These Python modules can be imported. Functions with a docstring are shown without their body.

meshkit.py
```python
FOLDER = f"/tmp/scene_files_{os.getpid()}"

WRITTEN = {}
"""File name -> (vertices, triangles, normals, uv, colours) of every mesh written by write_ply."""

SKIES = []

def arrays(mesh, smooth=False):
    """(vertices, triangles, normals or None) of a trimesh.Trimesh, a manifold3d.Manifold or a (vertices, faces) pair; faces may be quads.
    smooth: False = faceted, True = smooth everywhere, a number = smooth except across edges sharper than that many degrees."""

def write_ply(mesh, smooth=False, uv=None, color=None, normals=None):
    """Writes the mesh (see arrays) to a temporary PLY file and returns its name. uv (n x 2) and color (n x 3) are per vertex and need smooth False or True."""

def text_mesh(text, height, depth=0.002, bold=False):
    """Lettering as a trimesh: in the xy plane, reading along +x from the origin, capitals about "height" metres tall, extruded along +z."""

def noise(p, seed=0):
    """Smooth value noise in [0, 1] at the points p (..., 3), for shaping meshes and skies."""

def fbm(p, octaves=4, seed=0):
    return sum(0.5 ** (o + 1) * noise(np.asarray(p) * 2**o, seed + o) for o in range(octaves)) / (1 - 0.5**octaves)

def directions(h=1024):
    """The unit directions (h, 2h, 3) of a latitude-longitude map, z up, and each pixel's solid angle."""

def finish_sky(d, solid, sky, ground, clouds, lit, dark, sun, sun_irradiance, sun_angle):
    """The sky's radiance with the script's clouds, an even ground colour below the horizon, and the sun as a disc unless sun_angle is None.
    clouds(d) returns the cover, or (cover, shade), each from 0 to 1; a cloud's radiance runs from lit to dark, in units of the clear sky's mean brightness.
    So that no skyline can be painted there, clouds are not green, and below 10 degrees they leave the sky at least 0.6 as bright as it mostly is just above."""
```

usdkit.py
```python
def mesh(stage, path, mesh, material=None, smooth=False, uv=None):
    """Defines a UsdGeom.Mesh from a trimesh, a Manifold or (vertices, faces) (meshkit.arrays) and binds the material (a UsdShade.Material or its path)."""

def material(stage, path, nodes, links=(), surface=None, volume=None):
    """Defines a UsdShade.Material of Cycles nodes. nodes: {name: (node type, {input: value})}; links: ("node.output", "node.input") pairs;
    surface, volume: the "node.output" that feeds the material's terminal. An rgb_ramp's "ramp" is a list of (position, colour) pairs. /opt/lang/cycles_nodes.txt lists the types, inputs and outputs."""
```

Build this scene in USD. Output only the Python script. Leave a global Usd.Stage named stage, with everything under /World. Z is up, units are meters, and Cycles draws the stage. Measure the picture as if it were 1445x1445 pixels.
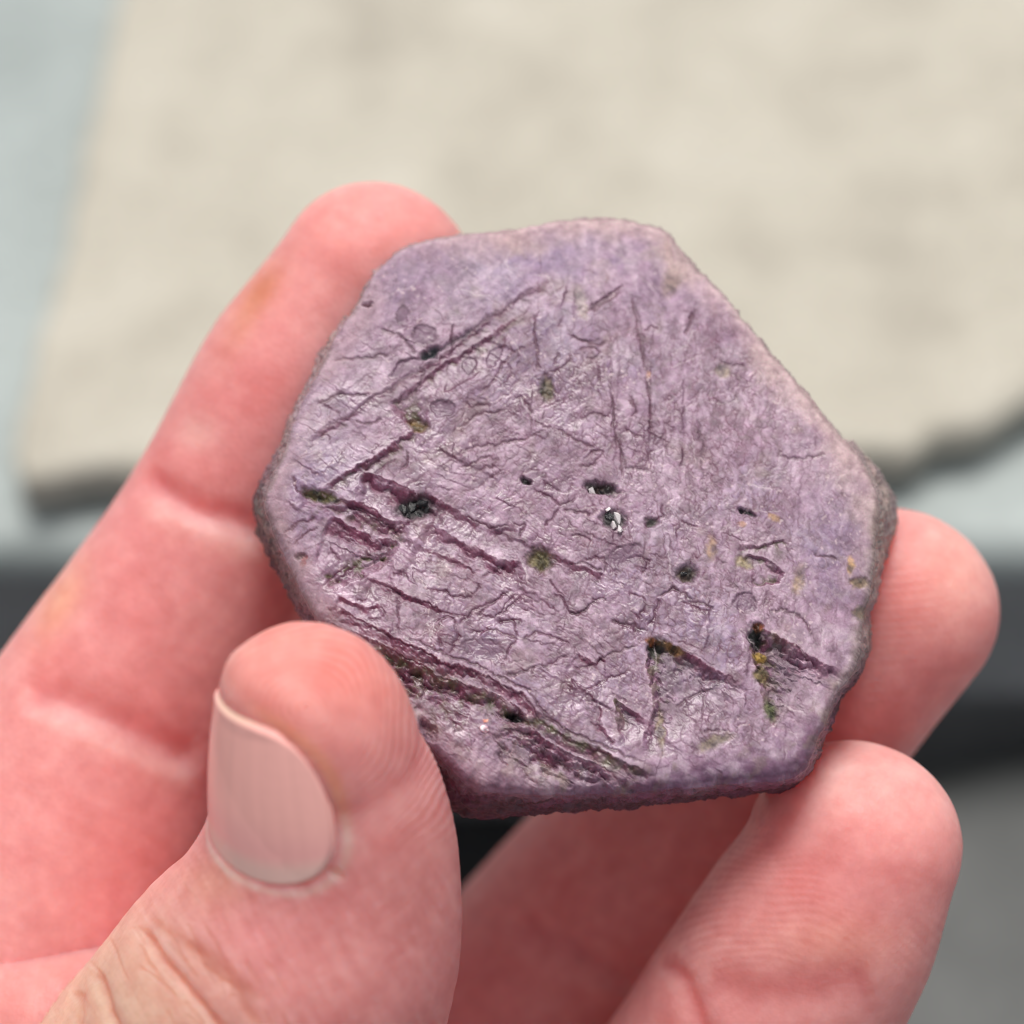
import math
import numpy as np
import usdkit, meshkit
import manifold3d as m3
from scipy import ndimage as ndi
from scipy.interpolate import CubicSpline, PchipInterpolator
from scipy.spatial import cKDTree
from shapely.geometry import Polygon
from pxr import Usd, UsdGeom, UsdLux, UsdShade, Gf, Sdf, Vt

stage = Usd.Stage.CreateInMemory()
UsdGeom.SetStageUpAxis(stage, UsdGeom.Tokens.z)
UsdGeom.SetStageMetersPerUnit(stage, 1.0)
UsdGeom.Xform.Define(stage, '/World')
UsdGeom.Scope.Define(stage, '/World/Looks')

# ------------------------------------------------------------------ camera
EXPOSURE = 1.34
D = 0.140                      # metres from the lens to the crystal
FRAME = 0.07306                # metres of the subject plane across the picture
PITCH = math.radians(50)       # looking down
FOCAL = 50.0
APERTURE = 0.0044              # metres, diameter of the iris
R_ = np.array([1.0, 0, 0])
U_ = np.array([0, math.sin(PITCH), math.cos(PITCH)])
B_ = np.array([0, -math.cos(PITCH), math.sin(PITCH)])
EYE = 0.31 * B_                # the ledge top (z = 0) is 0.31 m down the optical axis
cam = UsdGeom.Camera.Define(stage, '/World/camera')
cm = np.eye(4); cm[0, :3], cm[1, :3], cm[2, :3], cm[3, :3] = R_, U_, B_, EYE
cam.AddTransformOp().Set(Gf.Matrix4d(*cm.ravel().tolist()))
cam.CreateFocalLengthAttr(FOCAL)
cam.CreateHorizontalApertureAttr(FOCAL * FRAME / D)
cam.CreateVerticalApertureAttr(FOCAL * FRAME / D)
cam.CreateClippingRangeAttr(Gf.Vec2f(0.01, 100))
cam.CreateFocusDistanceAttr(D - 0.002)
cam.CreateFStopAttr(FOCAL / (APERTURE * 1000))
cam.CreateExposureAttr(EXPOSURE)

# ------------------------------------------------------------------ light: bright overcast sky
SUN_EL, SUN_AZ = math.radians(72), math.radians(-2)      # azimuth from +y towards +x
sd = np.array([math.sin(SUN_AZ) * math.cos(SUN_EL), math.cos(SUN_AZ) * math.cos(SUN_EL), math.sin(SUN_EL)])
sky = UsdLux.DomeLight.Define(stage, '/World/sky')
sky.GetPrim().SetCustomDataByKey('kind', 'structure')
skymat = usdkit.material(stage, '/World/Looks/sky_look', {
    'sky': ('sky_texture', {'sky_type': 'single_scattering', 'sun_disc': False, 'sun_elevation': SUN_EL, 'sun_rotation': SUN_AZ, 'aerosol_density': 2.0}),
    'geo': ('geometry', {}),
    'noi': ('noise_texture', {'scale': 2.2, 'detail': 5.0, 'roughness': 0.55}),
    'rmp': ('rgb_ramp', {'ramp': [(0.3, (3.0, 3.05, 3.15)), (0.7, (4.8, 4.8, 4.75))]}),
    'xyz': ('separate_xyz', {}), 'cie': ('map_range', {'from_min': 0.0, 'from_max': 1.0, 'to_min': 0.33, 'to_max': 1.0, 'clamp': True}),   # an overcast sky is three times as bright overhead as at the horizon
    'ovc': ('mix', {'mix_type': 'multiply', 'fac': 1.0}),
    'mixc': ('mix', {'fac': 0.85}),
    'bg': ('background_shader', {'strength': 0.06})},
    [('geo.position', 'xyz.vector'), ('xyz.z', 'cie.value'), ('cie.result', 'ovc.color2'), ('rmp.color', 'ovc.color1'), ('ovc.color', 'mixc.color2'), ('geo.position', 'noi.vector'), ('noi.fac', 'rmp.fac'), ('sky.color', 'mixc.color1'), ('mixc.color', 'bg.color')], surface='bg.background')
UsdShade.MaterialBindingAPI.Apply(sky.GetPrim()).Bind(skymat)
sun = UsdLux.DistantLight.Define(stage, '/World/sun')
sun.CreateIntensityAttr(0.35); sun.CreateAngleAttr(22.0); sun.CreateNormalizeAttr(True); sun.CreateColorAttr(Gf.Vec3f(1.0, 0.96, 0.91))
zax = sd; xax = np.cross([0, 1, 0], zax); xax /= np.linalg.norm(xax); yax = np.cross(zax, xax)
sm = np.eye(4); sm[0, :3], sm[1, :3], sm[2, :3] = xax, yax, zax
sun.AddTransformOp().Set(Gf.Matrix4d(*sm.ravel().tolist()))

# ------------------------------------------------------------------ helpers
MMPX = FRAME * 1000 / 1445     # millimetres a photograph pixel covers in the subject plane
DM = D * 1000


def pt(px, py, z):
    """Local frame of the held crystal, millimetres: x right, y up, z towards the lens, origin on the crystal."""
    px, py, z = np.broadcast_arrays(np.asarray(px, float), np.asarray(py, float), np.asarray(z, float))
    s = MMPX * (DM - z) / DM
    return np.stack([(px - 722.5) * s, (722.5 - py) * s, z], -1)


def to_px(p):
    s = MMPX * (DM - p[..., 2]) / DM
    return p[..., 0] / s + 722.5, 722.5 - p[..., 1] / s


def world(p):
    p = np.asarray(p, float) / 1000
    return EYE + p[..., :1] * R_ + p[..., 1:2] * U_ + (p[..., 2:] - D) * B_


def on_plane(px, py, z):
    """World point at height z seen at a photograph pixel."""
    px, py = np.asarray(px, float), np.asarray(py, float)
    d = ((px - 722.5) / 1445 * FRAME / D)[..., None] * R_ + ((722.5 - py) / 1445 * FRAME / D)[..., None] * U_ - B_
    t = (z - EYE[2]) / d[..., 2:]
    return EYE + t * d


def smooth(a, b, x):
    t = np.clip((x - a) / (b - a), 0, 1)
    return t * t * (3 - 2 * t)


def tag(prim, label=None, category=None, kind=None):
    for k, v in (('label', label), ('category', category), ('kind', kind)):
        if v:
            prim.SetCustomDataByKey(k, v)


def thing(name, label, category):
    x = UsdGeom.Xform.Define(stage, '/World/' + name)
    tag(x.GetPrim(), label, category)
    return x


def put(path, mesh, mat, shade=True, color=None, primvars=None):
    m = usdkit.mesh(stage, path, mesh, mat, smooth=shade)
    if color is not None:
        UsdGeom.PrimvarsAPI(m).CreatePrimvar('tint', Sdf.ValueTypeNames.Color3fArray, 'vertex').Set(Vt.Vec3fArray.FromNumpy(np.asarray(color, np.float32)))
    for k, v in (primvars or {}).items():
        UsdGeom.PrimvarsAPI(m).CreatePrimvar(k, Sdf.ValueTypeNames.FloatArray, 'vertex').Set(Vt.FloatArray.FromNumpy(np.asarray(v, np.float32)))
    return m


def grid_faces(n, m, closed=False):
    i = np.arange(n - 1)[:, None]; j = np.arange(m if closed else m - 1)[None, :]
    a = i * m + j; b = i * m + (j + 1) % m; c = (i + 1) * m + (j + 1) % m; d = (i + 1) * m + j
    return np.vstack([np.stack([a, b, c], -1).reshape(-1, 3), np.stack([a, c, d], -1).reshape(-1, 3)])


class Noise2:
    """Smooth random field sampled at photograph-scale coordinates."""
    def __init__(self, seed):
        self.g = np.random.default_rng(seed).random((256, 256))

    def __call__(self, x, y, scale, rot=0.0, stretch=1.0):
        c, s = math.cos(rot), math.sin(rot)
        u, v = (c * x + s * y) / (scale * stretch), (-s * x + c * y) / scale
        return ndi.map_coordinates(self.g, [v % 256, u % 256], order=3, mode='grid-wrap')


def fbm2(seed, x, y, scale, octaves=4, rot=0.0, stretch=1.0, gain=0.5):
    out, amp, tot = 0, 1.0, 0
    for o in range(octaves):
        out = out + amp * (Noise2(seed + 17 * o)(x + 31.7 * o, y + 11.3 * o, scale / 2 ** o, rot, stretch) - 0.5); tot += amp; amp *= gain
    return out / tot


# ------------------------------------------------------------------ materials
def skin_material(path, rough=0.5, sss=1.0, bump=True):
    return usdkit.material(stage, path, {
        'at': ('attribute', {'attribute': 'tint'}),
        'geo': ('geometry', {}),
        'n1': ('noise_texture', {'scale': 420.0, 'detail': 4.0, 'roughness': 0.6}),
        'n2': ('noise_texture', {'scale': 1500.0, 'detail': 3.0, 'roughness': 0.6}),
        'v1': ('voronoi_texture', {'scale': 2600.0, 'feature': 'f1'}),
        'mot': ('rgb_ramp', {'ramp': [(0.32, (0.93, 0.86, 0.86)), (0.68, (1.05, 1.08, 1.08))]}),
        'mul': ('mix', {'mix_type': 'multiply', 'fac': 1.0}),
        'add': ('math', {'math_type': 'multiply_add', 'value2': 0.5}),
        'bmp': ('bump', {'strength': 0.32, 'distance': 0.00014}),
        'rr': ('map_range', {'from_min': 0.3, 'from_max': 0.7, 'to_min': rough - 0.07, 'to_max': rough + 0.09}),
        'p': ('principled_bsdf', {'roughness': rough, 'ior': 1.42, 'subsurface_weight': sss, 'subsurface_method': 'random_walk', 'subsurface_scale': 0.0007,
                                  'subsurface_radius': (1.0, 0.42, 0.28), 'specular_ior_level': 0.36})},
        [('geo.position', 'n1.vector'), ('geo.position', 'n2.vector'), ('geo.position', 'v1.vector'), ('n1.fac', 'mot.fac'), ('at.color', 'mul.color1'), ('mot.color', 'mul.color2'),
         ('mul.color', 'p.base_color'), ('v1.distance', 'add.value1'), ('n2.fac', 'add.value3'), ('add.value', 'bmp.height'), ('bmp.normal', 'p.normal'), ('n2.fac', 'rr.value'), ('rr.result', 'p.roughness')], surface='p.BSDF')


SKIN = skin_material('/World/Looks/skin')
NAIL = usdkit.material(stage, '/World/Looks/nail', {
    'at': ('attribute', {'attribute': 'tint'}), 'geo': ('geometry', {}),
    'n': ('noise_texture', {'scale': 1300.0, 'detail': 3.0}), 'bmp': ('bump', {'strength': 0.12, 'distance': 0.0001}),
    'p': ('principled_bsdf', {'roughness': 0.27, 'ior': 1.45, 'specular_ior_level': 0.4, 'sheen_weight': 0.0})},
    [('at.color', 'p.base_color'), ('geo.position', 'n.vector'), ('n.fac', 'bmp.height'), ('bmp.normal', 'p.normal')], surface='p.BSDF')
CRYSTAL = usdkit.material(stage, '/World/Looks/crystal', {
    'at': ('attribute', {'attribute': 'tint'}), 'ar': ('attribute', {'attribute': 'rough'}), 'geo': ('geometry', {}),
    'n1': ('noise_texture', {'scale': 1400.0, 'detail': 5.0, 'roughness': 0.65}),
    'n2': ('noise_texture', {'scale': 5200.0, 'detail': 3.0, 'roughness': 0.6}),
    'mot': ('rgb_ramp', {'ramp': [(0.3, (0.66, 0.62, 0.65)), (0.7, (1.26, 1.26, 1.26))]}),
    'mul': ('mix', {'mix_type': 'multiply', 'fac': 1.0}),
    'add': ('math', {'math_type': 'add'}),
    'bmp': ('bump', {'strength': 0.17, 'distance': 0.00006}),
    'p': ('principled_bsdf', {'roughness': 0.4, 'ior': 1.6, 'subsurface_weight': 0.15, 'subsurface_scale': 0.0006, 'subsurface_radius': (1.0, 0.5, 0.8)})},
    [('geo.position', 'n1.vector'), ('geo.position', 'n2.vector'), ('n1.fac', 'mot.fac'), ('at.color', 'mul.color1'), ('mot.color', 'mul.color2'), ('mul.color', 'p.base_color'),
     ('n1.fac', 'add.value1'), ('n2.fac', 'add.value2'), ('add.value', 'bmp.height'), ('bmp.normal', 'p.normal'), ('ar.fac', 'p.roughness')], surface='p.BSDF')


def mottled(path, a, b, scale, rough=0.6, c=None, bump=0.3, dist=0.0004, spec=0.5):
    stops = [(0.3, a), (0.7, b)] if c is None else [(0.28, a), (0.5, c), (0.72, b)]
    return usdkit.material(stage, path, {
        'geo': ('geometry', {}), 'n': ('noise_texture', {'scale': scale, 'detail': 7.0, 'roughness': 0.6}), 'n2': ('noise_texture', {'scale': scale * 14, 'detail': 4.0, 'roughness': 0.65}),
        'r': ('rgb_ramp', {'ramp': stops}), 'g': ('rgb_ramp', {'ramp': [(0.25, (0.82, 0.82, 0.82)), (0.75, (1.16, 1.16, 1.16))]}), 'mul': ('mix', {'mix_type': 'multiply', 'fac': 1.0}),
        'bmp': ('bump', {'strength': bump, 'distance': dist}), 'p': ('principled_bsdf', {'roughness': rough, 'specular_ior_level': spec})},
        [('geo.position', 'n.vector'), ('geo.position', 'n2.vector'), ('n.fac', 'r.fac'), ('n2.fac', 'g.fac'), ('r.color', 'mul.color1'), ('g.color', 'mul.color2'), ('mul.color', 'p.base_color'),
         ('n2.fac', 'bmp.height'), ('bmp.normal', 'p.normal')], surface='p.BSDF')


SLAB = mottled('/World/Looks/sandstone', (0.36, 0.33, 0.275), (0.52, 0.49, 0.42), 42.0, 0.85, (0.465, 0.435, 0.365), bump=0.6, dist=0.0008)
LEDGE = mottled('/World/Looks/ledge_top', (0.25, 0.285, 0.278), (0.38, 0.425, 0.415), 18.0, 0.5)
RISER = mottled('/World/Looks/riser', (0.16, 0.165, 0.167), (0.25, 0.257, 0.26), 22.0, 0.6)
SOIL = mottled('/World/Looks/soil', (0.012, 0.012, 0.013), (0.03, 0.03, 0.032), 40.0, 0.8)
GROUND = mottled('/World/Looks/ground', (0.038, 0.041, 0.041), (0.090, 0.094, 0.091), 24.0, 0.55)
BLACK = mottled('/World/Looks/black_mineral', (0.006, 0.006, 0.007), (0.03, 0.03, 0.033), 900.0, 0.1, bump=0.5, dist=0.0001)
WHITE = mottled('/World/Looks/white_mineral', (0.62, 0.55, 0.56), (0.85, 0.82, 0.82), 1500.0, 0.2, bump=0.4, dist=0.0001)

# ------------------------------------------------------------------ the setting: a stepped grey ledge
edge_y = on_plane(722.5, 778, 0.0)[1]
LOW = -0.046


def sheet(x0, x1, y0, y1, z, n, amp, seed):
    far = lambda a, b: np.sinh(np.linspace(np.arcsinh(a / 0.08), np.arcsinh(b / 0.08), n)) * 0.08        # fine near the hand, coarse towards the horizon
    xs, ys = far(x0, x1), far(y0, y1)
    X, Y = np.meshgrid(xs, ys)
    Z = z + amp * fbm2(seed, X * 1000, Y * 1000, 60, 4)
    return np.stack([X, Y, Z], -1).reshape(-1, 3), grid_faces(n, n)


def ledge_block():
    # rounded front nosing swept along x: top sheet, nosing, riser
    prof = [(3.0, 0.0), (0.5, 0.0), (0.25, 0.0), (0.12, 0.0), (0.06, 0.0), (0.03, 0.0), (0.012, 0.0), (0.006, 0.0)]
    r = 0.006
    prof += [(r - r * math.sin(a), -r + r * math.cos(a)) for a in np.linspace(0.1, math.pi / 2, 8)]
    return np.array(prof)


pr = ledge_block()
xs = np.linspace(-1.5, 1.5, 241)
V = np.array([[(x, edge_y + p[0] - 0.0, p[1]) for x in xs] for p in pr])
V[..., 2] += 0.0006 * fbm2(5, V[..., 0] * 1000, V[..., 1] * 1000, 40, 3)
led = put('/World/ledge', (V.reshape(-1, 3), grid_faces(len(pr), len(xs))), LEDGE, 40)
tag(led.GetPrim(), 'pale grey ledge top under the cream stone slab', None, 'structure')
pr2 = np.array([(0.0005, -0.0058), (0.0005, -0.02), (0.0005, -0.04), (0.0005, LOW + 0.012), (0.004, LOW + 0.008), (0.012, LOW + 0.007), (0.012, LOW - 0.06)])
V = np.array([[(x, edge_y + p[0], p[1]) for x in xs] for p in pr2])
V[..., 1] += 0.0008 * fbm2(6, V[..., 0] * 1000, V[..., 2] * 1000, 40, 3)
ris = put('/World/riser', (V.reshape(-1, 3), grid_faces(len(pr2), len(xs))), RISER, 40)
tag(ris.GetPrim(), 'dark grey upright front face of the ledge', None, 'structure')
v, f = sheet(-60, 60, -60, 60, LOW - 0.05, 420, 0.0012, 7)
gr = put('/World/ground', (v, f), SOIL, True)
tag(gr.GetPrim(), 'dark ground in the joint between ledge and pavement', None, 'structure')
# paving in front of the ledge: its back edge runs askew, so the dark joint widens to the left
e0, e1 = on_plane(np.array([1445, 690]), np.array([1048, 1275]), LOW)
sl0 = (e0[1] - e1[1]) / (e0[0] - e1[0])
xs = np.sinh(np.linspace(np.arcsinh(-40 / 0.1), np.arcsinh(40 / 0.1), 260)) * 0.1
back = np.clip(e1[1] + (xs - e1[0]) * sl0, edge_y - 0.25, edge_y - 0.004)
ts = np.r_[0, np.geomspace(0.004, 40, 150)]
X = np.repeat(xs[None], len(ts), 0); Y = back[None] - ts[:, None]
Z = LOW + 0.0012 * fbm2(8, X * 1000, Y * 1000, 60, 4) - 0.003 * np.exp(-ts / 0.004)[:, None]
wall_ = np.stack([np.stack([xs, back + 0.001, np.full(len(xs), LOW - d)], -1) for d in (0.06, 0.03, 0.006)])
V = np.concatenate([wall_, np.stack([X, Y, Z], -1)])
pv = put('/World/pavement', (V.reshape(-1, 3), grid_faces(len(V), len(xs))[:, ::-1]), GROUND, 50)
tag(pv.GetPrim(), 'mid grey mottled paving below the ledge', None, 'structure')

# ------------------------------------------------------------------ the cream sandstone slab lying on the ledge
TOP = 0.0105
out = [(178, -60), (150, 40), (122, 180), (92, 300), (54, 450), (26, 560), (8, 630), (24, 676), (90, 662), (140, 652), (190, 660), (300, 668), (420, 662), (560, 668), (700, 655), (850, 662), (1000, 650),
       (1130, 648), (1235, 636), (1290, 634), (1322, 606), (1390, 592), (1445, 560), (1540, 520), (1680, 440), (1690, 200), (1640, -60), (1600, -330), (1200, -420), (700, -400), (300, -390), (230, -260)]
op = on_plane(np.array(out)[:, 0], np.array(out)[:, 1], TOP)[:, :2]
poly = Polygon(op).buffer(0.0015).buffer(-0.0015)
L = poly.exterior.length
N = 900
ring = np.array([poly.exterior.interpolate(t).coords[0] for t in np.linspace(0, L, N, endpoint=False)])
if Polygon(ring).exterior.is_ccw is False:
    ring = ring[::-1]
tang = np.roll(ring, -3, 0) - np.roll(ring, 3, 0); tang /= np.linalg.norm(tang, axis=1)[:, None]
nrm = np.stack([tang[:, 1], -tang[:, 0]], 1)
cen = ring.mean(0)
rows = []
jag = 0.0032 * fbm2(21, ring[:, 0] * 1000, ring[:, 1] * 1000, 16, 5, gain=0.6)
for k, r in enumerate(np.linspace(0.0004, 0.94, 60)):
    q = cen + (ring - cen) * r
    rows.append(np.column_stack([q, np.full(N, TOP)]))
for t, (o, z) in enumerate([(-0.004, 0.0), (-0.0022, -0.0003), (-0.001, -0.0010), (-0.0003, -0.0022), (0.0, -0.004), (-0.0004, -0.007), (-0.001, -0.0065), (-0.003, -0.0080), (-0.005, -0.0092), (-0.007, -0.0102)]):
    q = ring + nrm * (o + jag * (0.6 + 0.6 * t / 9))[:, None]
    rows.append(np.column_stack([q, np.full(N, TOP + z) + 0.002 * fbm2(23 + t, ring[:, 0] * 1000, ring[:, 1] * 1000, 25, 3) * (t > 1) * (t < 9)]))
V = np.array(rows)
inside = np.arange(len(rows)) < 62
V[inside, :, 2] += 0.0014 * fbm2(22, V[inside][..., 0] * 1000, V[inside][..., 1] * 1000, 55, 5) + 0.0003 * fbm2(28, V[inside][..., 0] * 1000, V[inside][..., 1] * 1000, 9, 3)
sl = thing('flat_rock', 'large cream sandstone slab with rough broken edges lying behind the hand', 'rock')
put('/World/flat_rock/rock_body', (V.reshape(-1, 3), grid_faces(len(rows), N, True)), SLAB, 50)

# ------------------------------------------------------------------ the hand
def loft(st, dorsal, nu, nv, cap=1.0, base_cap=0.6, flat=0.9, back=0.9):
    """A finger: st rows are (px, py, depth mm, half width px), tip first; returns a surface function S(u, theta) and its grid.
    theta = 0 faces the dorsal (nail) side."""
    st = np.array(st, float)
    c = pt(st[:, 0], st[:, 1], st[:, 2]); a = st[:, 3] * MMPX * (DM - st[:, 2]) / DM
    t = np.r_[0, np.cumsum(np.linalg.norm(np.diff(c, axis=0), axis=1))]
    cs, ra = CubicSpline(t, c), PchipInterpolator(np.r_[-1.0, t], np.r_[a[0], a])
    Lc = cap * a[0]; Lb = base_cap * a[-1]
    dorsal = np.asarray(dorsal, float)

    def S(s, th, off=0.0, straight=0.0):
        """s: mm along the axis from the tip centre (negative: into the cap)."""
        s, th = np.broadcast_arrays(np.asarray(s, float), np.asarray(th, float))
        sc = np.clip(s, 0, t[-1])
        C, T = cs(sc), cs(sc, 1)
        T /= np.linalg.norm(T, axis=-1, keepdims=True)
        Nn = dorsal - (T @ dorsal)[..., None] * T; Nn /= np.linalg.norm(Nn, axis=-1, keepdims=True)
        Bn = np.cross(T, Nn)
        r = ra(sc)
        over = np.where(s < 0, -s / Lc, np.where(s > t[-1], (s - t[-1]) / Lb, 0))
        k = np.sqrt(np.clip(1 - np.abs(over) ** 2.15, 0, None))
        k = k + (1 - k) * straight
        co, si = np.cos(th), np.sin(th)
        bb = np.where(co > 0, flat, back)
        e = (r * k)[..., None] * (co * bb)[..., None] * Nn + (r * k)[..., None] * si[..., None] * Bn
        ax = np.where(s < 0, s, np.where(s > t[-1], s - t[-1], 0))
        p = C + e + ax[..., None] * T
        if np.any(off):
            n = e / np.maximum(np.linalg.norm(e, axis=-1, keepdims=True), 1e-9)
            p = p + np.asarray(off)[..., None] * n if np.ndim(off) else p + off * n
        return p

    sn = np.sin(np.linspace(math.pi / 2, 0, max(24, nu // 6), endpoint=False))
    s = np.r_[-Lc * sn * 0.99995, np.linspace(0, t[-1], nu), t[-1] + Lb * np.sin(np.linspace(0, math.pi / 2, 16))[1:] * 0.9995]
    th = np.linspace(-math.pi, math.pi, nv, endpoint=False)
    G = S(s[:, None], th[None, :])
    return S, s, th, G


def normals_of(G):
    du = np.gradient(G, axis=0)
    dv = np.roll(G, -1, 1) - np.roll(G, 1, 1)
    n = np.cross(du, dv)
    n /= np.maximum(np.linalg.norm(n, axis=-1, keepdims=True), 1e-12)
    return n


def solid(G):
    n, m = G.shape[:2]
    v = np.vstack([G.reshape(-1, 3), G[0].mean(0), G[-1].mean(0)])
    f = grid_faces(n, m, True)
    j = np.arange(m)
    f = np.vstack([f, np.stack([np.full(m, n * m), (j + 1) % m, j], 1), np.stack([np.full(m, n * m + 1), (n - 1) * m + j, (n - 1) * m + (j + 1) % m], 1)])
    vol = np.einsum('ij,ij->i', v[f[:, 0]], np.cross(v[f[:, 1]], v[f[:, 2]])).sum()
    if vol < 0:
        f = f[:, ::-1]
    return v, f


def groove(px, py, line, depth, w):
    """Depth of a skin fold along a traced line, and how near it is."""
    line = np.array(line, float)
    d = np.full(np.shape(px), 1e9); u = np.zeros(np.shape(px))
    seg = np.linalg.norm(np.diff(line, axis=0), axis=1); tot = seg.sum(); acc = 0
    for a, b, l in zip(line[:-1], line[1:], seg):
        q = np.clip(((px - a[0]) * (b[0] - a[0]) + (py - a[1]) * (b[1] - a[1])) / l ** 2, 0, 1)
        dd = np.hypot(px - a[0] - q * (b[0] - a[0]), py - a[1] - q * (b[1] - a[1]))
        m = dd < d; d = np.where(m, dd, d); u = np.where(m, (acc + q * l) / tot, u); acc += l
    return depth * np.exp(-(d / w) ** 2) * smooth(0, 0.12, u) * smooth(0, 0.12, 1 - u)


def ridges(px, py, cx, cy, sx, sy, period, seed, rot=0.0):
    """Friction ridges round a whorl: -1 .. 1."""
    wx = px + 26 * fbm2(seed, px, py, 90, 2); wy = py + 26 * fbm2(seed + 1, px, py, 90, 2)
    c, s = math.cos(rot), math.sin(rot)
    dx, dy = wx - cx, wy - cy
    r = np.hypot((c * dx + s * dy) * sx, (-s * dx + c * dy) * sy)
    return np.cos(2 * math.pi * r / period)


VIEW = np.array([0, 0, 1.0])
fingers = {}
TH_DORSAL = (-0.75, 0.16, 0.64)
fingers['thumb'] = dict(st=[(446, 1062, 10.8, 151), (456, 1108, 9.5, 165), (462, 1155, 8.2, 178), (458, 1230, 6.4, 198), (434, 1320, 4.6, 225), (388, 1410, 1.8, 250), (300, 1540, -2.5, 262), (150, 1740, -9, 290), (60, 1960, -20, 330)],
                        dorsal=TH_DORSAL, nu=860, nv=640, cap=1.3, flat=0.93, back=0.98)
fingers['index'] = dict(st=[(528, 402, -16.5, 142), (432, 556, -17.5, 160), (340, 712, -18, 153), (232, 896, -18.5, 168), (130, 1078, -18, 190), (62, 1280, -16, 205), (-40, 1520, -18, 230), (-60, 1800, -26, 260)],
                        dorsal=(-0.35, 0.0, -1), nu=420, nv=320, cap=1.0)
fingers['middle'] = dict(st=[(1262, 862, -14.5, 143), (1140, 1000, -20, 152), (990, 1145, -28, 164), (845, 1298, -34, 172), (705, 1480, -37, 186), (560, 1700, -38, 200), (350, 2000, -34, 230), (200, 2200, -36, 230)],
                         dorsal=(0.35, 0.1, -1), nu=420, nv=320, cap=1.0)
fingers['ring'] = dict(st=[(1204, 1196, -4.5, 150), (1158, 1300, -5.5, 166), (1088, 1420, -8.5, 176), (1030, 1520, -12, 182), (900, 1700, -20, 190), (740, 1900, -28, 205), (520, 2120, -34, 220)],
                       dorsal=(0.55, 0.0, -1), nu=460, nv=420, cap=1.0)
fingers['web'] = dict(st=[(-240, 1380, -10, 130), (-100, 1440, -10, 150), (60, 1470, -9, 156), (240, 1530, -8, 165), (330, 1620, -10, 175)], dorsal=(0, 0, 1), nu=160, nv=200, cap=0.8)
fingers['palm'] = dict(st=[(330, 1980, -34, 420), (220, 2250, -36, 560), (100, 2600, -38, 560), (0, 2950, -38, 470), (-80, 3250, -40, 380), (-160, 3700, -42, 400)], dorsal=(0, 0, 1), nu=160, nv=200, cap=0.6, flat=0.42, back=0.42)

# nail outline on the thumb: angle (rad) from the dorsal line and mm along the axis
NAIL_S0, NAIL_LEN, NAIL_HALF = -0.45, 12.0, 1.20


def nail_field(s, th, s0=NAIL_S0, ln=NAIL_LEN, half=NAIL_HALF):
    """< 1 inside the nail plate."""
    a = np.abs(th / half); q = (s - s0) / (ln / 2)
    e = np.where(q < 0, 2.7, 3.1)
    return (a ** e + np.abs(q) ** e) ** (1 / e)


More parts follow.
